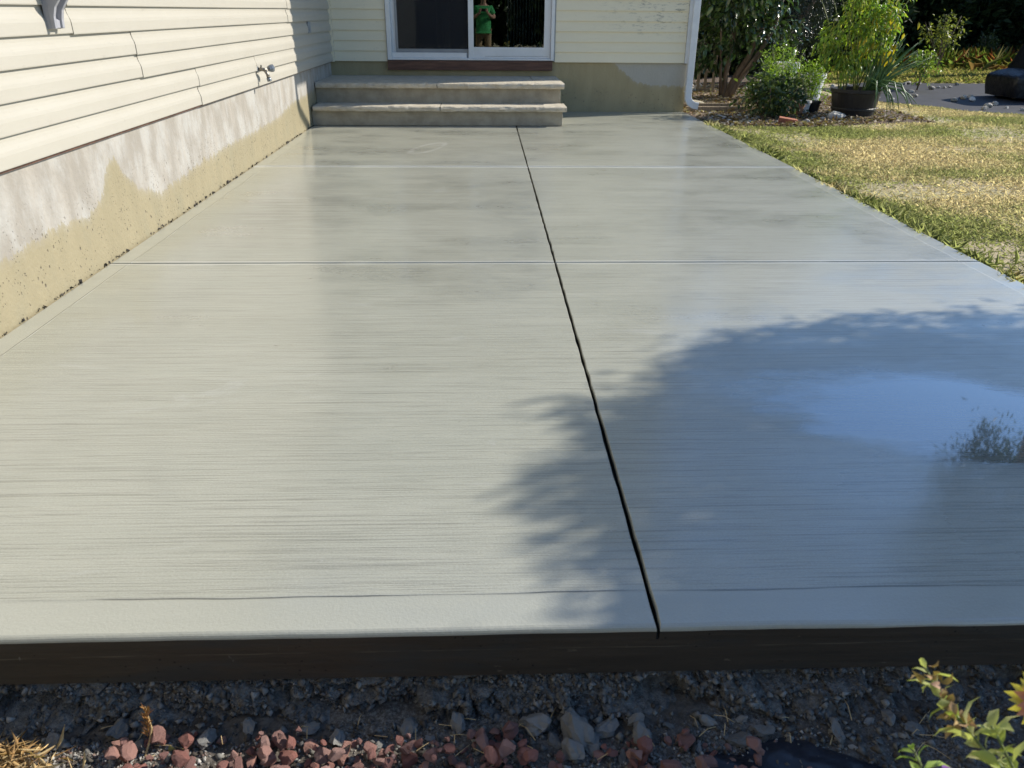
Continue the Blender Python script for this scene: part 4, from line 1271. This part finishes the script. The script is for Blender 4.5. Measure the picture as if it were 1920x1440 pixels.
Vv, Ff, Cc = leaves(Ps, Ds, rand_dir(n), .045, .008, .05, palette(n, [(.012, .02, .014), (.02, .03, .022), (.03, .042, .034)], .3))
fast('crown', Vv, Ff, M['gloss'], wc, col=Cc)

# tall pepper plant and onions in a black tub
pot = empty('black_tub', (4.58, 9.95, -.06))
tag(pot, 'wide black plastic tub with a ribbed band, standing on the bed edge', 'tub')
pc = (4.58, 9.95, -.07)
MB().lathe([(0, .0), (.225, .0), (.235, .02), (.252, .10), (.262, .105), (.262, .125), (.256, .13), (.285, .30), (.300, .305), (.300, .345), (.288, .345), (.275, .26), (.0, .26)], pc, 36).build('shell', M['blackpot'], pot, smooth=False)
MB().lathe([(.0, .285), (.15, .290), (.278, .275)], pc, 24).build('potting_soil', M['mulch'], pot)
pp = empty('pepper_plant', (4.50, 9.95, .2))
tag(pp, 'tall yellow-green pepper plant growing in the black tub', 'plant')
paths = []
for k in range(9):
    a = random.uniform(0, 6.28); r0 = random.uniform(.02, .12); tx = random.uniform(-.42, .36); ty = random.uniform(-.25, .25); hh = random.uniform(.75, 1.25)
    x0, y0 = 4.5 + r0 * math.cos(a), 9.95 + r0 * math.sin(a)
    paths.append(([(x0, y0, .2), (x0 + tx * .3, y0 + ty * .4, .2 + hh * .4), (x0 + tx * .7, y0 + ty * .8, .2 + hh * .75), (x0 + tx * 1.1, y0 + ty, .2 + hh)], .009, .003))
limbs(pp, paths, 'stalks', 'stem')
foliage(pp, 3400, [(4.50, 9.95, .95, .40, .32, .42), (4.35, 9.9, .62, .28, .26, .28), (4.72, 9.95, .80, .24, .25, .3), (4.45, 9.95, 1.35, .36, .3, .3), (4.12, 9.9, .80, .14, .15, .2), (4.85, 9.95, 1.1, .2, .2, .3)],
        150, .05, .070, .024, [(.26, .36, .05), (.32, .40, .06), (.20, .31, .05), (.40, .40, .08), (.15, .26, .05)], 'leaf', 1.0, seg=2, shell=.2, name='leaves')
n = 60
P, O, _ = crown_pts(n, [(4.65, 9.85, .85, .3, .2, .45)], 30, .05, .4)
Vv, Ff, Cc = leaves(P, rand_dir(n) * .4 - np.array([0, 0, 1.]), rand_dir(n), .085, .035, .15, palette(n, [(.55, .42, .04), (.50, .36, .03)], .2), 2)
fast('yellowed_leaves', Vv, Ff, M['leaf'], pp, col=Cc, smooth=True)
on = empty('onion_plant', (4.72, 9.85, .2))
tag(on, 'long tubular green onion leaves arching out of the black tub', 'plant')
for k in range(58):
    a = random.gauss(-.2, .8); b0 = random.uniform(0, 6.28); r0 = random.uniform(0, .13)
    x0, y0 = 4.68 + r0 * math.cos(b0), 9.83 + r0 * math.sin(b0) * .8
    L = random.uniform(.35, .80); out_ = random.uniform(.08, .62)
    dx_, dy_ = math.cos(a) * out_, math.sin(a) * out_ * .7
    if k in (3, 7, 11, 15, 19, 23, 27, 31, 35, 39, 43, 47):      # collapsed leaf hanging over the rim
        h0 = random.uniform(.30, .42); e0 = random.uniform(-.02, .14)
        pts = [(x0, y0, .20), (x0 + dx_ * .35, y0 - .13, h0), (x0 + dx_ * .6, y0 - .26, h0 - .02), (x0 + dx_ * .75, y0 - .32, (h0 + e0) / 2 + .02), (x0 + dx_ * .95, y0 - .345, e0)]
    else:
        pts = [(x0 + dx_ * t_ ** 1.4, y0 + dy_ * t_ ** 1.4, .20 + L * (t_ - .30 * out_ * t_ * t_)) for t_ in (0, .25, .5, .75, 1)]
    MB().tube(pts, [.007, .010, .0095, .007, .0012], 7).build('onion_leaf', M['onion'], on, smooth=True)

# low plants
ls = empty('low_shrub', (3.50, 9.75, -.05))
tag(ls, 'low dark green shrub at the bed edge beside the loose brick', 'shrub')
limbs(ls, [([(3.50, 9.75, -.08), (3.5 + .2 * math.cos(a), 9.75 + .2 * math.sin(a), .12), (3.5 + .32 * math.cos(a), 9.75 + .3 * math.sin(a), .32)], .012, .004) for a in (0, 1, 2, 3, 4.2, 5.3)], 'stems')
foliage(ls, 1900, [(3.50, 9.75, .17, .36, .34, .22), (3.36, 9.8, .30, .2, .2, .14), (3.66, 9.75, .25, .22, .22, .16)], 110, .05, .062, .032,
        [(.05, .085, .03), (.07, .11, .045), (.09, .13, .05), (.16, .20, .06)], 'leaf', .2, seg=2, zmin=-.04)
def feathery(x, y, h, r, label):
    o = empty('feathery_herb', (x, y, -.05))
    tag(o, label, 'plant')
    limbs(o, [([(x, y, -.06), (x + r * .4 * math.cos(a), y + r * .4 * math.sin(a), h * .5), (x + r * math.cos(a), y + r * math.sin(a), h * random.uniform(.8, 1))], .006, .002) for a in np.arange(0, 6.2, .7)], 'stalks', 'stem')
    foliage(o, 1000, [(x, y, h * .75, r * 1.1, r, h * .36), (x - r * .6, y, h * .5, r * .6, r * .8, h * .3), (x + r * .5, y, h * .45, r * .7, r * .8, h * .35)], 55, .045, .05, .016, [(.22, .32, .05), (.28, .38, .07), (.16, .27, .05)], 'leaf', .15, shell=.2)
feathery(3.92, 10.7, .72, .24, 'bright green feathery herb behind the low dark shrub')
feathery(4.20, 10.45, .50, .20, 'bushy light green herb beside the black tub')
feathery(3.72, 10.35, .42, .16, 'small yellow-green herb rising out of the low dark shrub')
def flowerpot(x, y, r, h, mk, label, tilt=0.):
    o = empty('flower_pot', (x, y, -.055))
    tag(o, label, 'flower pot')
    p = MB().lathe([(0, 0), (r * .72, 0), (r * .95, h * .85), (r * 1.06, h * .85), (r * 1.06, h), (r * .95, h), (r * .9, h * .85), (0, h * .82)], (x, y, -.055), 22)
    p.build('pot_shell', M[mk], o)
    MB().lathe([(0, h * .9), (r * .93, h * .86)], (x, y, -.055), 18).build('potting_soil', M['mulch'], o)
flowerpot(4.02, 10.12, .085, .17, 'white', 'small white flower pot standing beside the low dark shrub')
flowerpot(4.17, 10.18, .085, .16, 'blackpot', 'small black flower pot between the white pot and the big tub')
flowerpot(4.50, 11.15, .16, .42, 'white', 'tall white bucket pot behind the bushy herb')
flowerpot(4.18, 11.3, .15, .55, 'white', 'white bucket pot half hidden by feathery leaves')
flowerpot(3.93, 10.02, .06, .13, 'terracotta', 'little terracotta flower pot tucked by the low shrub')
# brick, rocks, edging, splash block, wooden frame
bk = MB().box(-.10, .10, -.047, .047, -.029, .029).build('brick', M['brick'], bevel=.005)
bk.location = (3.46, 9.10, -.005); bk.rotation_euler = (.06, .12, -.35)
tag(bk, 'loose red brick lying at the edge of the lawn', 'brick')
for (x, y, r, lb) in [(4.20, 9.50, .12, 'pale boulder beside the black tub'), (4.02, 9.46, .05, 'small grey stone beside the pale boulder'), (3.75, 9.30, .045, 'small stone between brick and boulder'), (4.93, 9.55, .05, 'flat pale stone on the bare soil by the tub')]:
    place(random.choice(RCK), 'garden_stone', (x, y, -.05 + r * .35), (r * 1.15, r, r), (0, 0, random.uniform(0, 6)), lb, 'stone')
for k in range(34):
    x = random.uniform(2.95, 3.6); y = random.uniform(12.9, 13.9); r = random.uniform(.035, .08)
    place(random.choice(RCK), 'garden_stone', (x, y, -.04 + r * .4 + random.uniform(0, .05)), (r, r, r), (random.uniform(-.4, .4), 0, random.uniform(0, 6)),
          'pale stone in the heap behind the downspout', 'stone', 'stones heaped behind the downspout')
for k in range(40):
    x = random.uniform(2.55, 3.4); y = random.uniform(9.0, 9.95); r = random.uniform(.015, .04)
    if y < 8.95 + .1 * math.sin(x * 3): continue
    place(random.choice(RCK), 'garden_stone', (x, y, bedz(x, y) + r * .3), (r * 1.2, r, r * .8), (random.uniform(-.4, .4), 0, random.uniform(0, 6)),
          'small stone among fallen leaves at the patio corner', 'stone', 'small stones in the litter at the patio corner')
for (y, lb, l0, l1) in [(10.22, 'dark garden edging strip nearest the patio corner', 2.56, 3.32), (10.62, 'dark garden edging strip behind the first one', 2.58, 3.25)]:
    e_ = MB().box(l0, l1, y, y + .045, -.08, .025).build('edging_strip', M['wood'], bevel=.004)
    tag(e_, lb, 'edging')
MB_ = MB().add([(2.66, 10.9, -.04), (2.98, 10.85, -.04), (3.0, 11.1, -.04), (2.68, 11.15, -.04), (2.66, 10.9, .05), (2.98, 10.85, .0), (3.0, 11.1, .0), (2.68, 11.15, .06)],
              [(0, 1, 2, 3), (4, 7, 6, 5), (0, 4, 5, 1), (1, 5, 6, 2), (2, 6, 7, 3), (3, 7, 4, 0)])
tag(MB_.build('splash_block', M['riser'], bevel=.008), 'sloping grey splash block under the downspout', 'splash block')
wf = empty('wooden_frame', (3.45, 12.9, -.05))
tag(wf, 'weathered wooden frame leaning behind the shrub trunks', 'wooden frame')
for nm, bx_ in (('post', (3.36, 3.40, 12.88, 12.92, -.06, .55)), ('post', (3.60, 3.64, 12.88, 12.92, -.06, .5)), ('slat', (3.47, 3.51, 12.885, 12.915, .02, .25)), ('rail', (3.401, 3.599, 12.882, 12.918, .25, .30)), ('rail', (3.401, 3.599, 12.882, 12.918, -.03, .02))):
    MB().box(*bx_).build(nm, M['wood'], wf, bevel=.003)

# ------------------------------------------------------------------ landscape fabric
bm = bmesh.new()
q = 70
fxv, fyv = np.linspace(5.5, 11.5, 110), np.linspace(9.7, 15., 100)
FXX, FYY = np.meshgrid(fxv, fyv)
fzz = gz(FXX, FYY) + .010 + .030 * np.clip(fbm(FXX * 1.3, FYY * 2.6, 61., 4) - .42, 0, 1) + .05 * np.clip(.06 - np.abs(FYY - 12.0 - .35 * np.sin(FXX * .9)), 0, .06) / .06 * np.clip(np.sin(FXX * 1.7), 0, 1)
ins = in_poly(FXX.ravel(), FYY.ravel(), FAB).reshape(FXX.shape)
nb = len(fxv)
cell = ins[:-1, :-1] & ins[1:, :-1] & ins[:-1, 1:] & ins[1:, 1:]
ii = (np.arange(len(fyv) - 1)[:, None] * nb + np.arange(nb - 1)[None])[cell]
fbz = fast('landscape_fabric', np.stack([FXX.ravel(), FYY.ravel(), fzz.ravel()], 1), np.stack([ii, ii + 1, ii + 1 + nb, ii + nb], 1), M['fabric'], smooth=True)
tag(fbz, 'sheet of wrinkled black landscape fabric weighted with stones on the lawn', 'landscape fabric')
for k in range(34):
    for _ in range(50):
        x, y = random.uniform(5.8, 10), random.uniform(10.3, 14.6)
        if in_poly(np.array([x]), np.array([y]), FAB)[0] and x < y * .72: break
    r = random.uniform(.03, .065)
    place(random.choice(RCK), 'weight_stone', (x, y, float(gz(x, y)) + .012 + r * .42), (r * 1.2, r, r), (random.uniform(-.2, .2), 0, random.uniform(0, 6)),
          'pale stone holding down the black landscape fabric', 'stone', 'stones weighting the landscape fabric')

# black covered garden furniture
cv = empty('covered_grill', (8.6, 11.9, -.05))
tag(cv, 'bulky object wrapped in glossy black cover on the landscape fabric', 'covered grill')
def draped(pts, rows, name, seed):
    V, Fc = [], []
    k = len(pts[0])
    for i, rg in enumerate(pts):
        for j, p in enumerate(rg):
            V.append((p[0] + SH + (vnoise(j * 1.3, i * 2.1, seed) - .5) * .05, p[1] + (vnoise(j * 1.7, i * 1.3, seed + 3) - .5) * .05, p[2]))
    for i in range(len(pts) - 1):
        for j in range(k):
            Fc.append((i * k + j, i * k + (j + 1) % k, (i + 1) * k + (j + 1) % k, (i + 1) * k + j))
    Fc.append(tuple((len(pts) - 1) * k + j for j in range(k)))
    ob = MB().add(V, Fc).build(name, M['blacktarp'], cv, smooth=True, bevel=0)
    sm_ = ob.modifiers.new('Subdivision', 'SUBSURF'); sm_.levels = 2; sm_.render_levels = 2
    return ob
def rect_ring(x0, x1, y0, y1, z, n=7):
    r = []
    for t_ in np.linspace(0, 1, n)[:-1]: r.append((x0 + (x1 - x0) * t_, y0, z))
    for t_ in np.linspace(0, 1, n)[:-1]: r.append((x1, y0 + (y1 - y0) * t_, z))
    for t_ in np.linspace(0, 1, n)[:-1]: r.append((x1 - (x1 - x0) * t_, y1, z))
    for t_ in np.linspace(0, 1, n)[:-1]: r.append((x0, y1 - (y1 - y0) * t_, z))
    return r
SH = .40
draped([rect_ring(7.36, 8.1, 11.75, 12.5, .0), rect_ring(7.33, 8.1, 11.73, 12.52, .14), rect_ring(7.32, 8.1, 11.72, 12.52, .27), rect_ring(7.36, 8.1, 11.75, 12.5, .31), rect_ring(7.52, 8.05, 11.82, 12.45, .37), rect_ring(7.7, 8.0, 11.95, 12.3, .385)], 0, 'side_cover', 71.)
draped([rect_ring(7.58, 9.5, 11.45, 12.7, .05), rect_ring(7.62, 9.5, 11.48, 12.68, .25), rect_ring(7.70, 9.45, 11.52, 12.6, .5), rect_ring(7.80, 9.42, 11.6, 12.55, .78), rect_ring(7.90, 9.38, 11.65, 12.5, 1.02), rect_ring(8.05, 9.3, 11.75, 12.4, 1.12)], 0, 'main_cover', 83.)
for (y, z) in ((11.36, -.015), (11.47, .02)):
    MB().tube([(7.50 + SH, y, z + .01), (9.6 + SH, y, z + .01)], .016, 8).build('base_rail', M['whitemetal'], cv, smooth=True)

# ------------------------------------------------------------------ far saplings and hedge
def sapling(x, y, h, label, cols, wx=.35, n=420, nst=6, name='sapling', L=.075):
    o = empty(name, (x, y, float(gz(x, y))))
    tag(o, label, 'sapling')
    z0 = float(gz(x, y)) - .02
    pth, bl_ = [], []
    for k in range(nst):
        a = random.uniform(0, 6.28); t_ = random.uniform(.2, 1) * wx; hh = h * random.uniform(.6, 1)
        pth.append(([(x + random.uniform(-.03, .03), y, z0), (x + .25 * t_ * math.cos(a), y + .2 * t_ * math.sin(a), z0 + hh * .4), (x + t_ * math.cos(a), y + t_ * math.sin(a), z0 + hh)], .014, .004))
        bl_.append((x + .8 * t_ * math.cos(a), y + .8 * t_ * math.sin(a), z0 + hh * .82, .17, .17, .22))
    limbs(o, pth, 'stems')
    foliage(o, n, bl_, 40, .06, L, L * .5, cols, 'leaf', .2, shell=.2)
sapling(10.1, 18.2, 1.28, 'slender multi-stemmed sapling beyond the black fabric', [(.20, .22, .06), (.26, .27, .09), (.16, .18, .05)], .45, 620, 8)
sapling(12.6, 20.6, .75, 'small upright evergreen seedling before the dark hedge', [(.08, .10, .04), (.13, .14, .06)], .25, 700, 6, 'evergreen_seedling')
sapling(7.25, 13.5, .62, 'young bent plant growing at the edge of the black fabric', [(.13, .20, .05), (.20, .26, .06)], .28, 260, 2, 'young_plant')

def hedge_tree(x, y, r, h, label, group='evergreens closing off the garden'):
    o = empty('hedge_tree', (x, y, -.05))
    tag(o, label, 'tree', group)
    limbs(o, [([(x, y, -.1), (x, y, h * .5), (x, y, h * .9)], .12, .03)], 'trunk')
    n = 12000
    t = rng.uniform(0, 1, n) ** 1.25
    a = rng.uniform(0, 6.283, n)
    lob = 1 + .22 * (vnoise(a * 2.2, t * 9, x) - .5) * 2
    rr_ = r * (1 - t ** 1.6 * .85) * lob * (.45 + .55 * rng.uniform(0, 1, n) ** .6)
    P = np.stack([x + rr_ * np.cos(a), y + rr_ * np.sin(a), .02 + t * h], 1)
    D = np.stack([np.cos(a), np.sin(a), rng.uniform(-.2, 1.0, n)], 1) + rng.normal(0, .45, (n, 3))
    Vv, Ff, Cc = leaves(P, D, rand_dir(n), rng.uniform(.14, .30, n), .12, .15, palette(n, [(.014, .026, .010), (.022, .038, .014), (.035, .058, .018)], .3))
    fast('crown', Vv, Ff, M['hedge'], o, col=Cc)
hx = [(3.4, 16.6, 1.2, 5.0), (4.7, 17.6, 1.25, 5.2), (6.2, 17.6, 1.2, 5.4), (7.5, 18.6, 1.2, 5.2), (8.7, 20.4, 1.3, 5.2), (9.9, 21.8, 1.3, 5.2), (11.4, 22.2, 1.3, 5.6), (12.9, 22.6, 1.35, 5.6), (14.4, 22.5, 1.35, 5.6), (15.9, 22.6, 1.35, 5.5), (17.8, 22.4, 1.4, 5.4), (20.2, 22.0, 1.4, 5.6), (10.3, 24.0, 1.5, 6.2), (14.6, 24.6, 1.5, 6.4)]
for (x, y, r, h) in hx:
    hedge_tree(x, y, r, h, 'dense dark evergreen standing in the hedge at the back of the garden')

# trees outside the frame: they throw the shade on the slab and show in its reflections
tr = empty('shade_tree', (5.9, 3.5, -.06))
tag(tr, 'round-crowned small tree on the lawn that shades the near patio', 'tree')
limbs(tr, [([(5.9, 3.5, -.1), (5.75, 3.45, .9), (5.5, 3.35, 1.8), (5.35, 3.3, 2.6), (5.3, 3.3, 3.1)], .09, .03),
           ([(5.7, 3.43, 1.1), (5.9, 3.0, 1.9), (6.0, 2.6, 2.5)], .05, .015), ([(5.6, 3.4, 1.4), (5.2, 3.5, 2.2), (4.9, 3.6, 2.7)], .045, .012),
           ([(5.6, 3.4, 1.4), (5.6, 3.8, 2.3), (5.6, 3.9, 2.9)], .045, .012)])
foliage(tr, 105000, [(5.30, 3.27, 2.6, .78, .78, .78), (4.98, 2.66, 2.35, .46, .46, .46), (4.35, 2.42, 2.3, .34, .34, .34), (4.75, 2.45, 2.3, .45, .45, .45), (3.95, 2.48, 2.3, .26, .26, .26), (3.88, 2.79, 2.3, .24, .24, .24), (4.02, 2.28, 2.3, .28, .28, .28), (4.42, 2.12, 2.3, .36, .36, .36), (5.95, 2.75, 2.55, .85, .8, .85), (6.4, 3.3, 2.6, .8, .8, .8)], 2600, .050, .075, .026,
        [(.05, .09, .025), (.07, .12, .03), (.09, .14, .04)], 'leaf', .2, shell=.25)
tp = empty('tall_pine', (15.2, 18.2, -.06))
tag(tp, 'tall pine with a bare trunk standing at the right of the garden', 'tree')
limbs(tp, [([(15.2, 18.2, -.1), (15.2, 18.2, 7), (15.1, 18.1, 14), (15.0, 18.0, 19)], .26, .05)])
foliage(tp, 26000, [(15.2, 18.2, 11.6, 2.6, 2.6, 1.6), (15.1, 18.2, 14.2, 2.7, 2.7, 1.8), (15.0, 18.0, 17.2, 2.0, 2.0, 1.8)], 420, .26, .22, .05, [(.03, .05, .02), (.045, .07, .028)], 'leaf', .1, shell=.4)
for k, (x, y, h) in enumerate([(-4.4, -11, 5.5), (-2.7, -11.4, 6.), (-1.0, -11., 5.6), (.7, -11.3, 6.2), (2.4, -11., 5.8), (4.1, -11.4, 6.), (5.8, -11., 5.6)]):
    hedge_tree(x, y, 1.35, h, 'leafy evergreen in the row behind the photographer', 'evergreens behind the photographer')

# ------------------------------------------------------------------ the photographer (seen in the door glass)
def skin(name, verts, edges, radii, root, matr, parent, sub=2):
    me = bpy.data.meshes.new(name)
    me.from_pydata(verts, edges, [])
    me.materials.append(matr)
    o = bpy.data.objects.new(name, me)
    link(o, parent)
    md = o.modifiers.new('Skin', 'SKIN'); md.use_smooth_shade = True
    if not me.skin_vertices: me.skin_vertices.new()
    for i, r_ in enumerate(radii):
        sv = me.skin_vertices[0].data[i]
        sv.radius = (r_, r_) if not hasattr(r_, '__len__') else r_
        sv.use_root = (i == root)
    s_ = o.modifiers.new('Subdivision', 'SUBSURF'); s_.levels = sub; s_.render_levels = sub
    return o
M['skin'] = m_plain('skin', (.42, .24, .17), (.50, .30, .22), 12., .5, 0)
M['hair'] = m_plain('dark_hair', (.03, .022, .018), (.05, .04, .03), 40., .6, .001)
M['shirt'] = m_plain('green_tshirt', (.035, .27, .08), (.05, .34, .11), 6., .8, .002)
M['khaki'] = m_plain('khaki_trousers', (.27, .19, .11), (.34, .25, .15), 10., .85, .002)
M['phone'] = m_plain('black_phone', (.02, .02, .022), (.03, .03, .032), 5., .25, 0)
M['shoe'] = m_plain('dark_shoe', (.05, .045, .04), (.08, .07, .06), 20., .6, .001)
pe = empty('person', (0, -.47, -.2))
tag(pe, 'person in green t-shirt and khaki trousers holding up a phone', 'person')
gzp = -.185
yb = -.47
def P_(x, y, z): return (x, y, z)
sk = [P_(0, yb, .68), P_(0, yb + .02, .84), P_(0, yb, 1.0), P_(0, yb - .01, 1.13), P_(0, yb - .01, 1.23), P_(0, yb + .02, 1.32), P_(0, yb + .05, 1.40), P_(0, yb + .055, 1.50),
      P_(-.17, yb - .01, 1.15), P_(-.25, yb + .03, .95), P_(-.17, yb + .26, .985), P_(-.085, yb + .385, 1.06),
      P_(.17, yb - .01, 1.15), P_(.25, yb + .03, .95), P_(.17, yb + .26, .985), P_(.085, yb + .385, 1.06),
      P_(-.10, yb, .62), P_(-.11, yb + .02, .27), P_(-.115, yb - .02, -.10), P_(-.12, yb + .10, -.155),
      P_(.10, yb, .62), P_(.11, yb + .02, .27), P_(.115, yb - .02, -.10), P_(.12, yb + .10, -.155)]
ed = [(0, 1), (1, 2), (2, 3), (3, 4), (4, 5), (5, 6), (6, 7), (3, 8), (8, 9), (9, 10), (10, 11), (3, 12), (12, 13), (13, 14), (14, 15), (0, 16), (16, 17), (17, 18), (18, 19), (0, 20), (20, 21), (21, 22), (22, 23)]
ra = [.13, .15, .135, .115, .055, .065, .09, .065, .062, .046, .036, .026, .062, .046, .036, .026, .085, .058, .04, .035, .085, .058, .04, .035]
skin('body', sk, ed, ra, 0, M['skin'], pe)
# face and hair
hc = Vector((0, yb + .062, 1.425))
MB().lathe([(0, -.012), (.010, -.006), (.014, .006), (.010, .024), (0, .034)], (0, yb + .152, 1.405), 10).build('nose', M['skin'], pe, smooth=True)
for s_ in (-1, 1):
    MB().lathe([(0, -.011), (.009, -.005), (.011, 0), (.009, .005), (0, .011)], (s_ * .033, yb + .136, 1.432), 10).build('eye', M['phone'], pe, smooth=True)
    MB().lathe([(0, -.03), (.012, -.015), (.014, .01), (0, .03)], (s_ * .088, yb + .055, 1.415), 10).build('ear', M['skin'], pe, smooth=True)
MB().tube([(-.024, yb + .138, 1.368), (0, yb + .146, 1.366), (.024, yb + .138, 1.368)], [.003, .006, .003], 8).build('mouth', M['terracotta'], pe, smooth=True)
nth = 18; nph = 9
hv = []
for i in range(nph):
    ph = i / (nph - 1) * 1.75
    for j in range(nth):
        th = 2 * math.pi * j / nth
        fw = math.cos(th)
        ph2 = min(ph, 1.05 + .7 * (1 - fw) / 2 + .0)
        hv.append((hc.x + .093 * math.sin(ph2) * math.sin(th), hc.y + .102 * math.sin(ph2) * fw - .008, hc.z + .035 + .098 * math.cos(ph2)))
fast('hair', np.array(hv), [(i * nth + j, i * nth + (j + 1) % nth, (i + 1) * nth + (j + 1) % nth, (i + 1) * nth + j) for i in range(nph - 1) for j in range(nth)], M['hair'], pe, smooth=True)
# clothes follow the body a little outside it
sv = [P_(0, yb + .01, .70), P_(0, yb + .035, .84), P_(0, yb + .01, 1.0), P_(0, yb - .01, 1.13), P_(0, yb - .01, 1.19), P_(-.17, yb - .01, 1.15), P_(-.235, yb + .02, 1.0), P_(.17, yb - .01, 1.15), P_(.235, yb + .02, 1.0)]
skin('tshirt', sv, [(0, 1), (1, 2), (2, 3), (3, 4), (3, 5), (5, 6), (3, 7), (7, 8)], [(.165, .165), (.185, .20), (.165, .165), (.13, .13), (.08, .08), .08, .072, .08, .072], 1, M['shirt'], pe)
tv = [P_(0, yb, .70), P_(-.10, yb, .62), P_(-.11, yb + .02, .27), P_(-.115, yb - .02, -.09), P_(.10, yb, .62), P_(.11, yb + .02, .27), P_(.115, yb - .02, -.09)]
skin('trousers', tv, [(0, 1), (1, 2), (2, 3), (0, 4), (4, 5), (5, 6)], [.15, .105, .078, .062, .105, .078, .062], 0, M['khaki'], pe)
for s_ in (-1, 1):
    skin('shoe', [(s_ * .117, yb - .05, -.14), (s_ * .12, yb + .06, -.15), (s_ * .125, yb + .16, -.155)], [(0, 1), (1, 2)], [.048, .05, .04], 0, M['shoe'], pe)
# hands on the phone: palm, four fingers behind the phone's edge, thumb in front
for s_ in (-1, 1):
    px0 = s_ * .085
    skin('palm', [(px0, yb + .375, 1.055), (px0 + s_ * .006, yb + .40, 1.085), (px0 + s_ * .006, yb + .415, 1.115)], [(0, 1), (1, 2)], [.024, .030, .026], 0, M['skin'], pe, 1)
    for k, (dz, L_) in enumerate(((.022, .036), (.004, .042), (-.014, .040), (-.032, .032))):
        z = 1.11 + dz
        skin('finger', [(px0 + s_ * .004, yb + .412, z), (px0 + s_ * .002, yb + .440, z + .004), (px0 - s_ * L_ * .5, yb + .446, z + .006), (px0 - s_ * L_, yb + .440, z + .006)], [(0, 1), (1, 2), (2, 3)], [.0095, .009, .0085, .007], 0, M['skin'], pe, 1)
    skin('thumb', [(px0 + s_ * .004, yb + .39, 1.075), (px0 - s_ * .008, yb + .398, 1.10), (px0 - s_ * .022, yb + .404, 1.118)], [(0, 1), (1, 2)], [.012, .010, .008], 0, M['skin'], pe, 1)
ph = MB().box(-.074, .074, -.004, .004, -.036, .036).build('phone', M['phone'], bevel=.003)
ph.location = (0, yb + .424, 1.108); ph.rotation_euler = (R(-26), 0, 0)
tag(ph, 'black phone held level in both hands', 'phone')
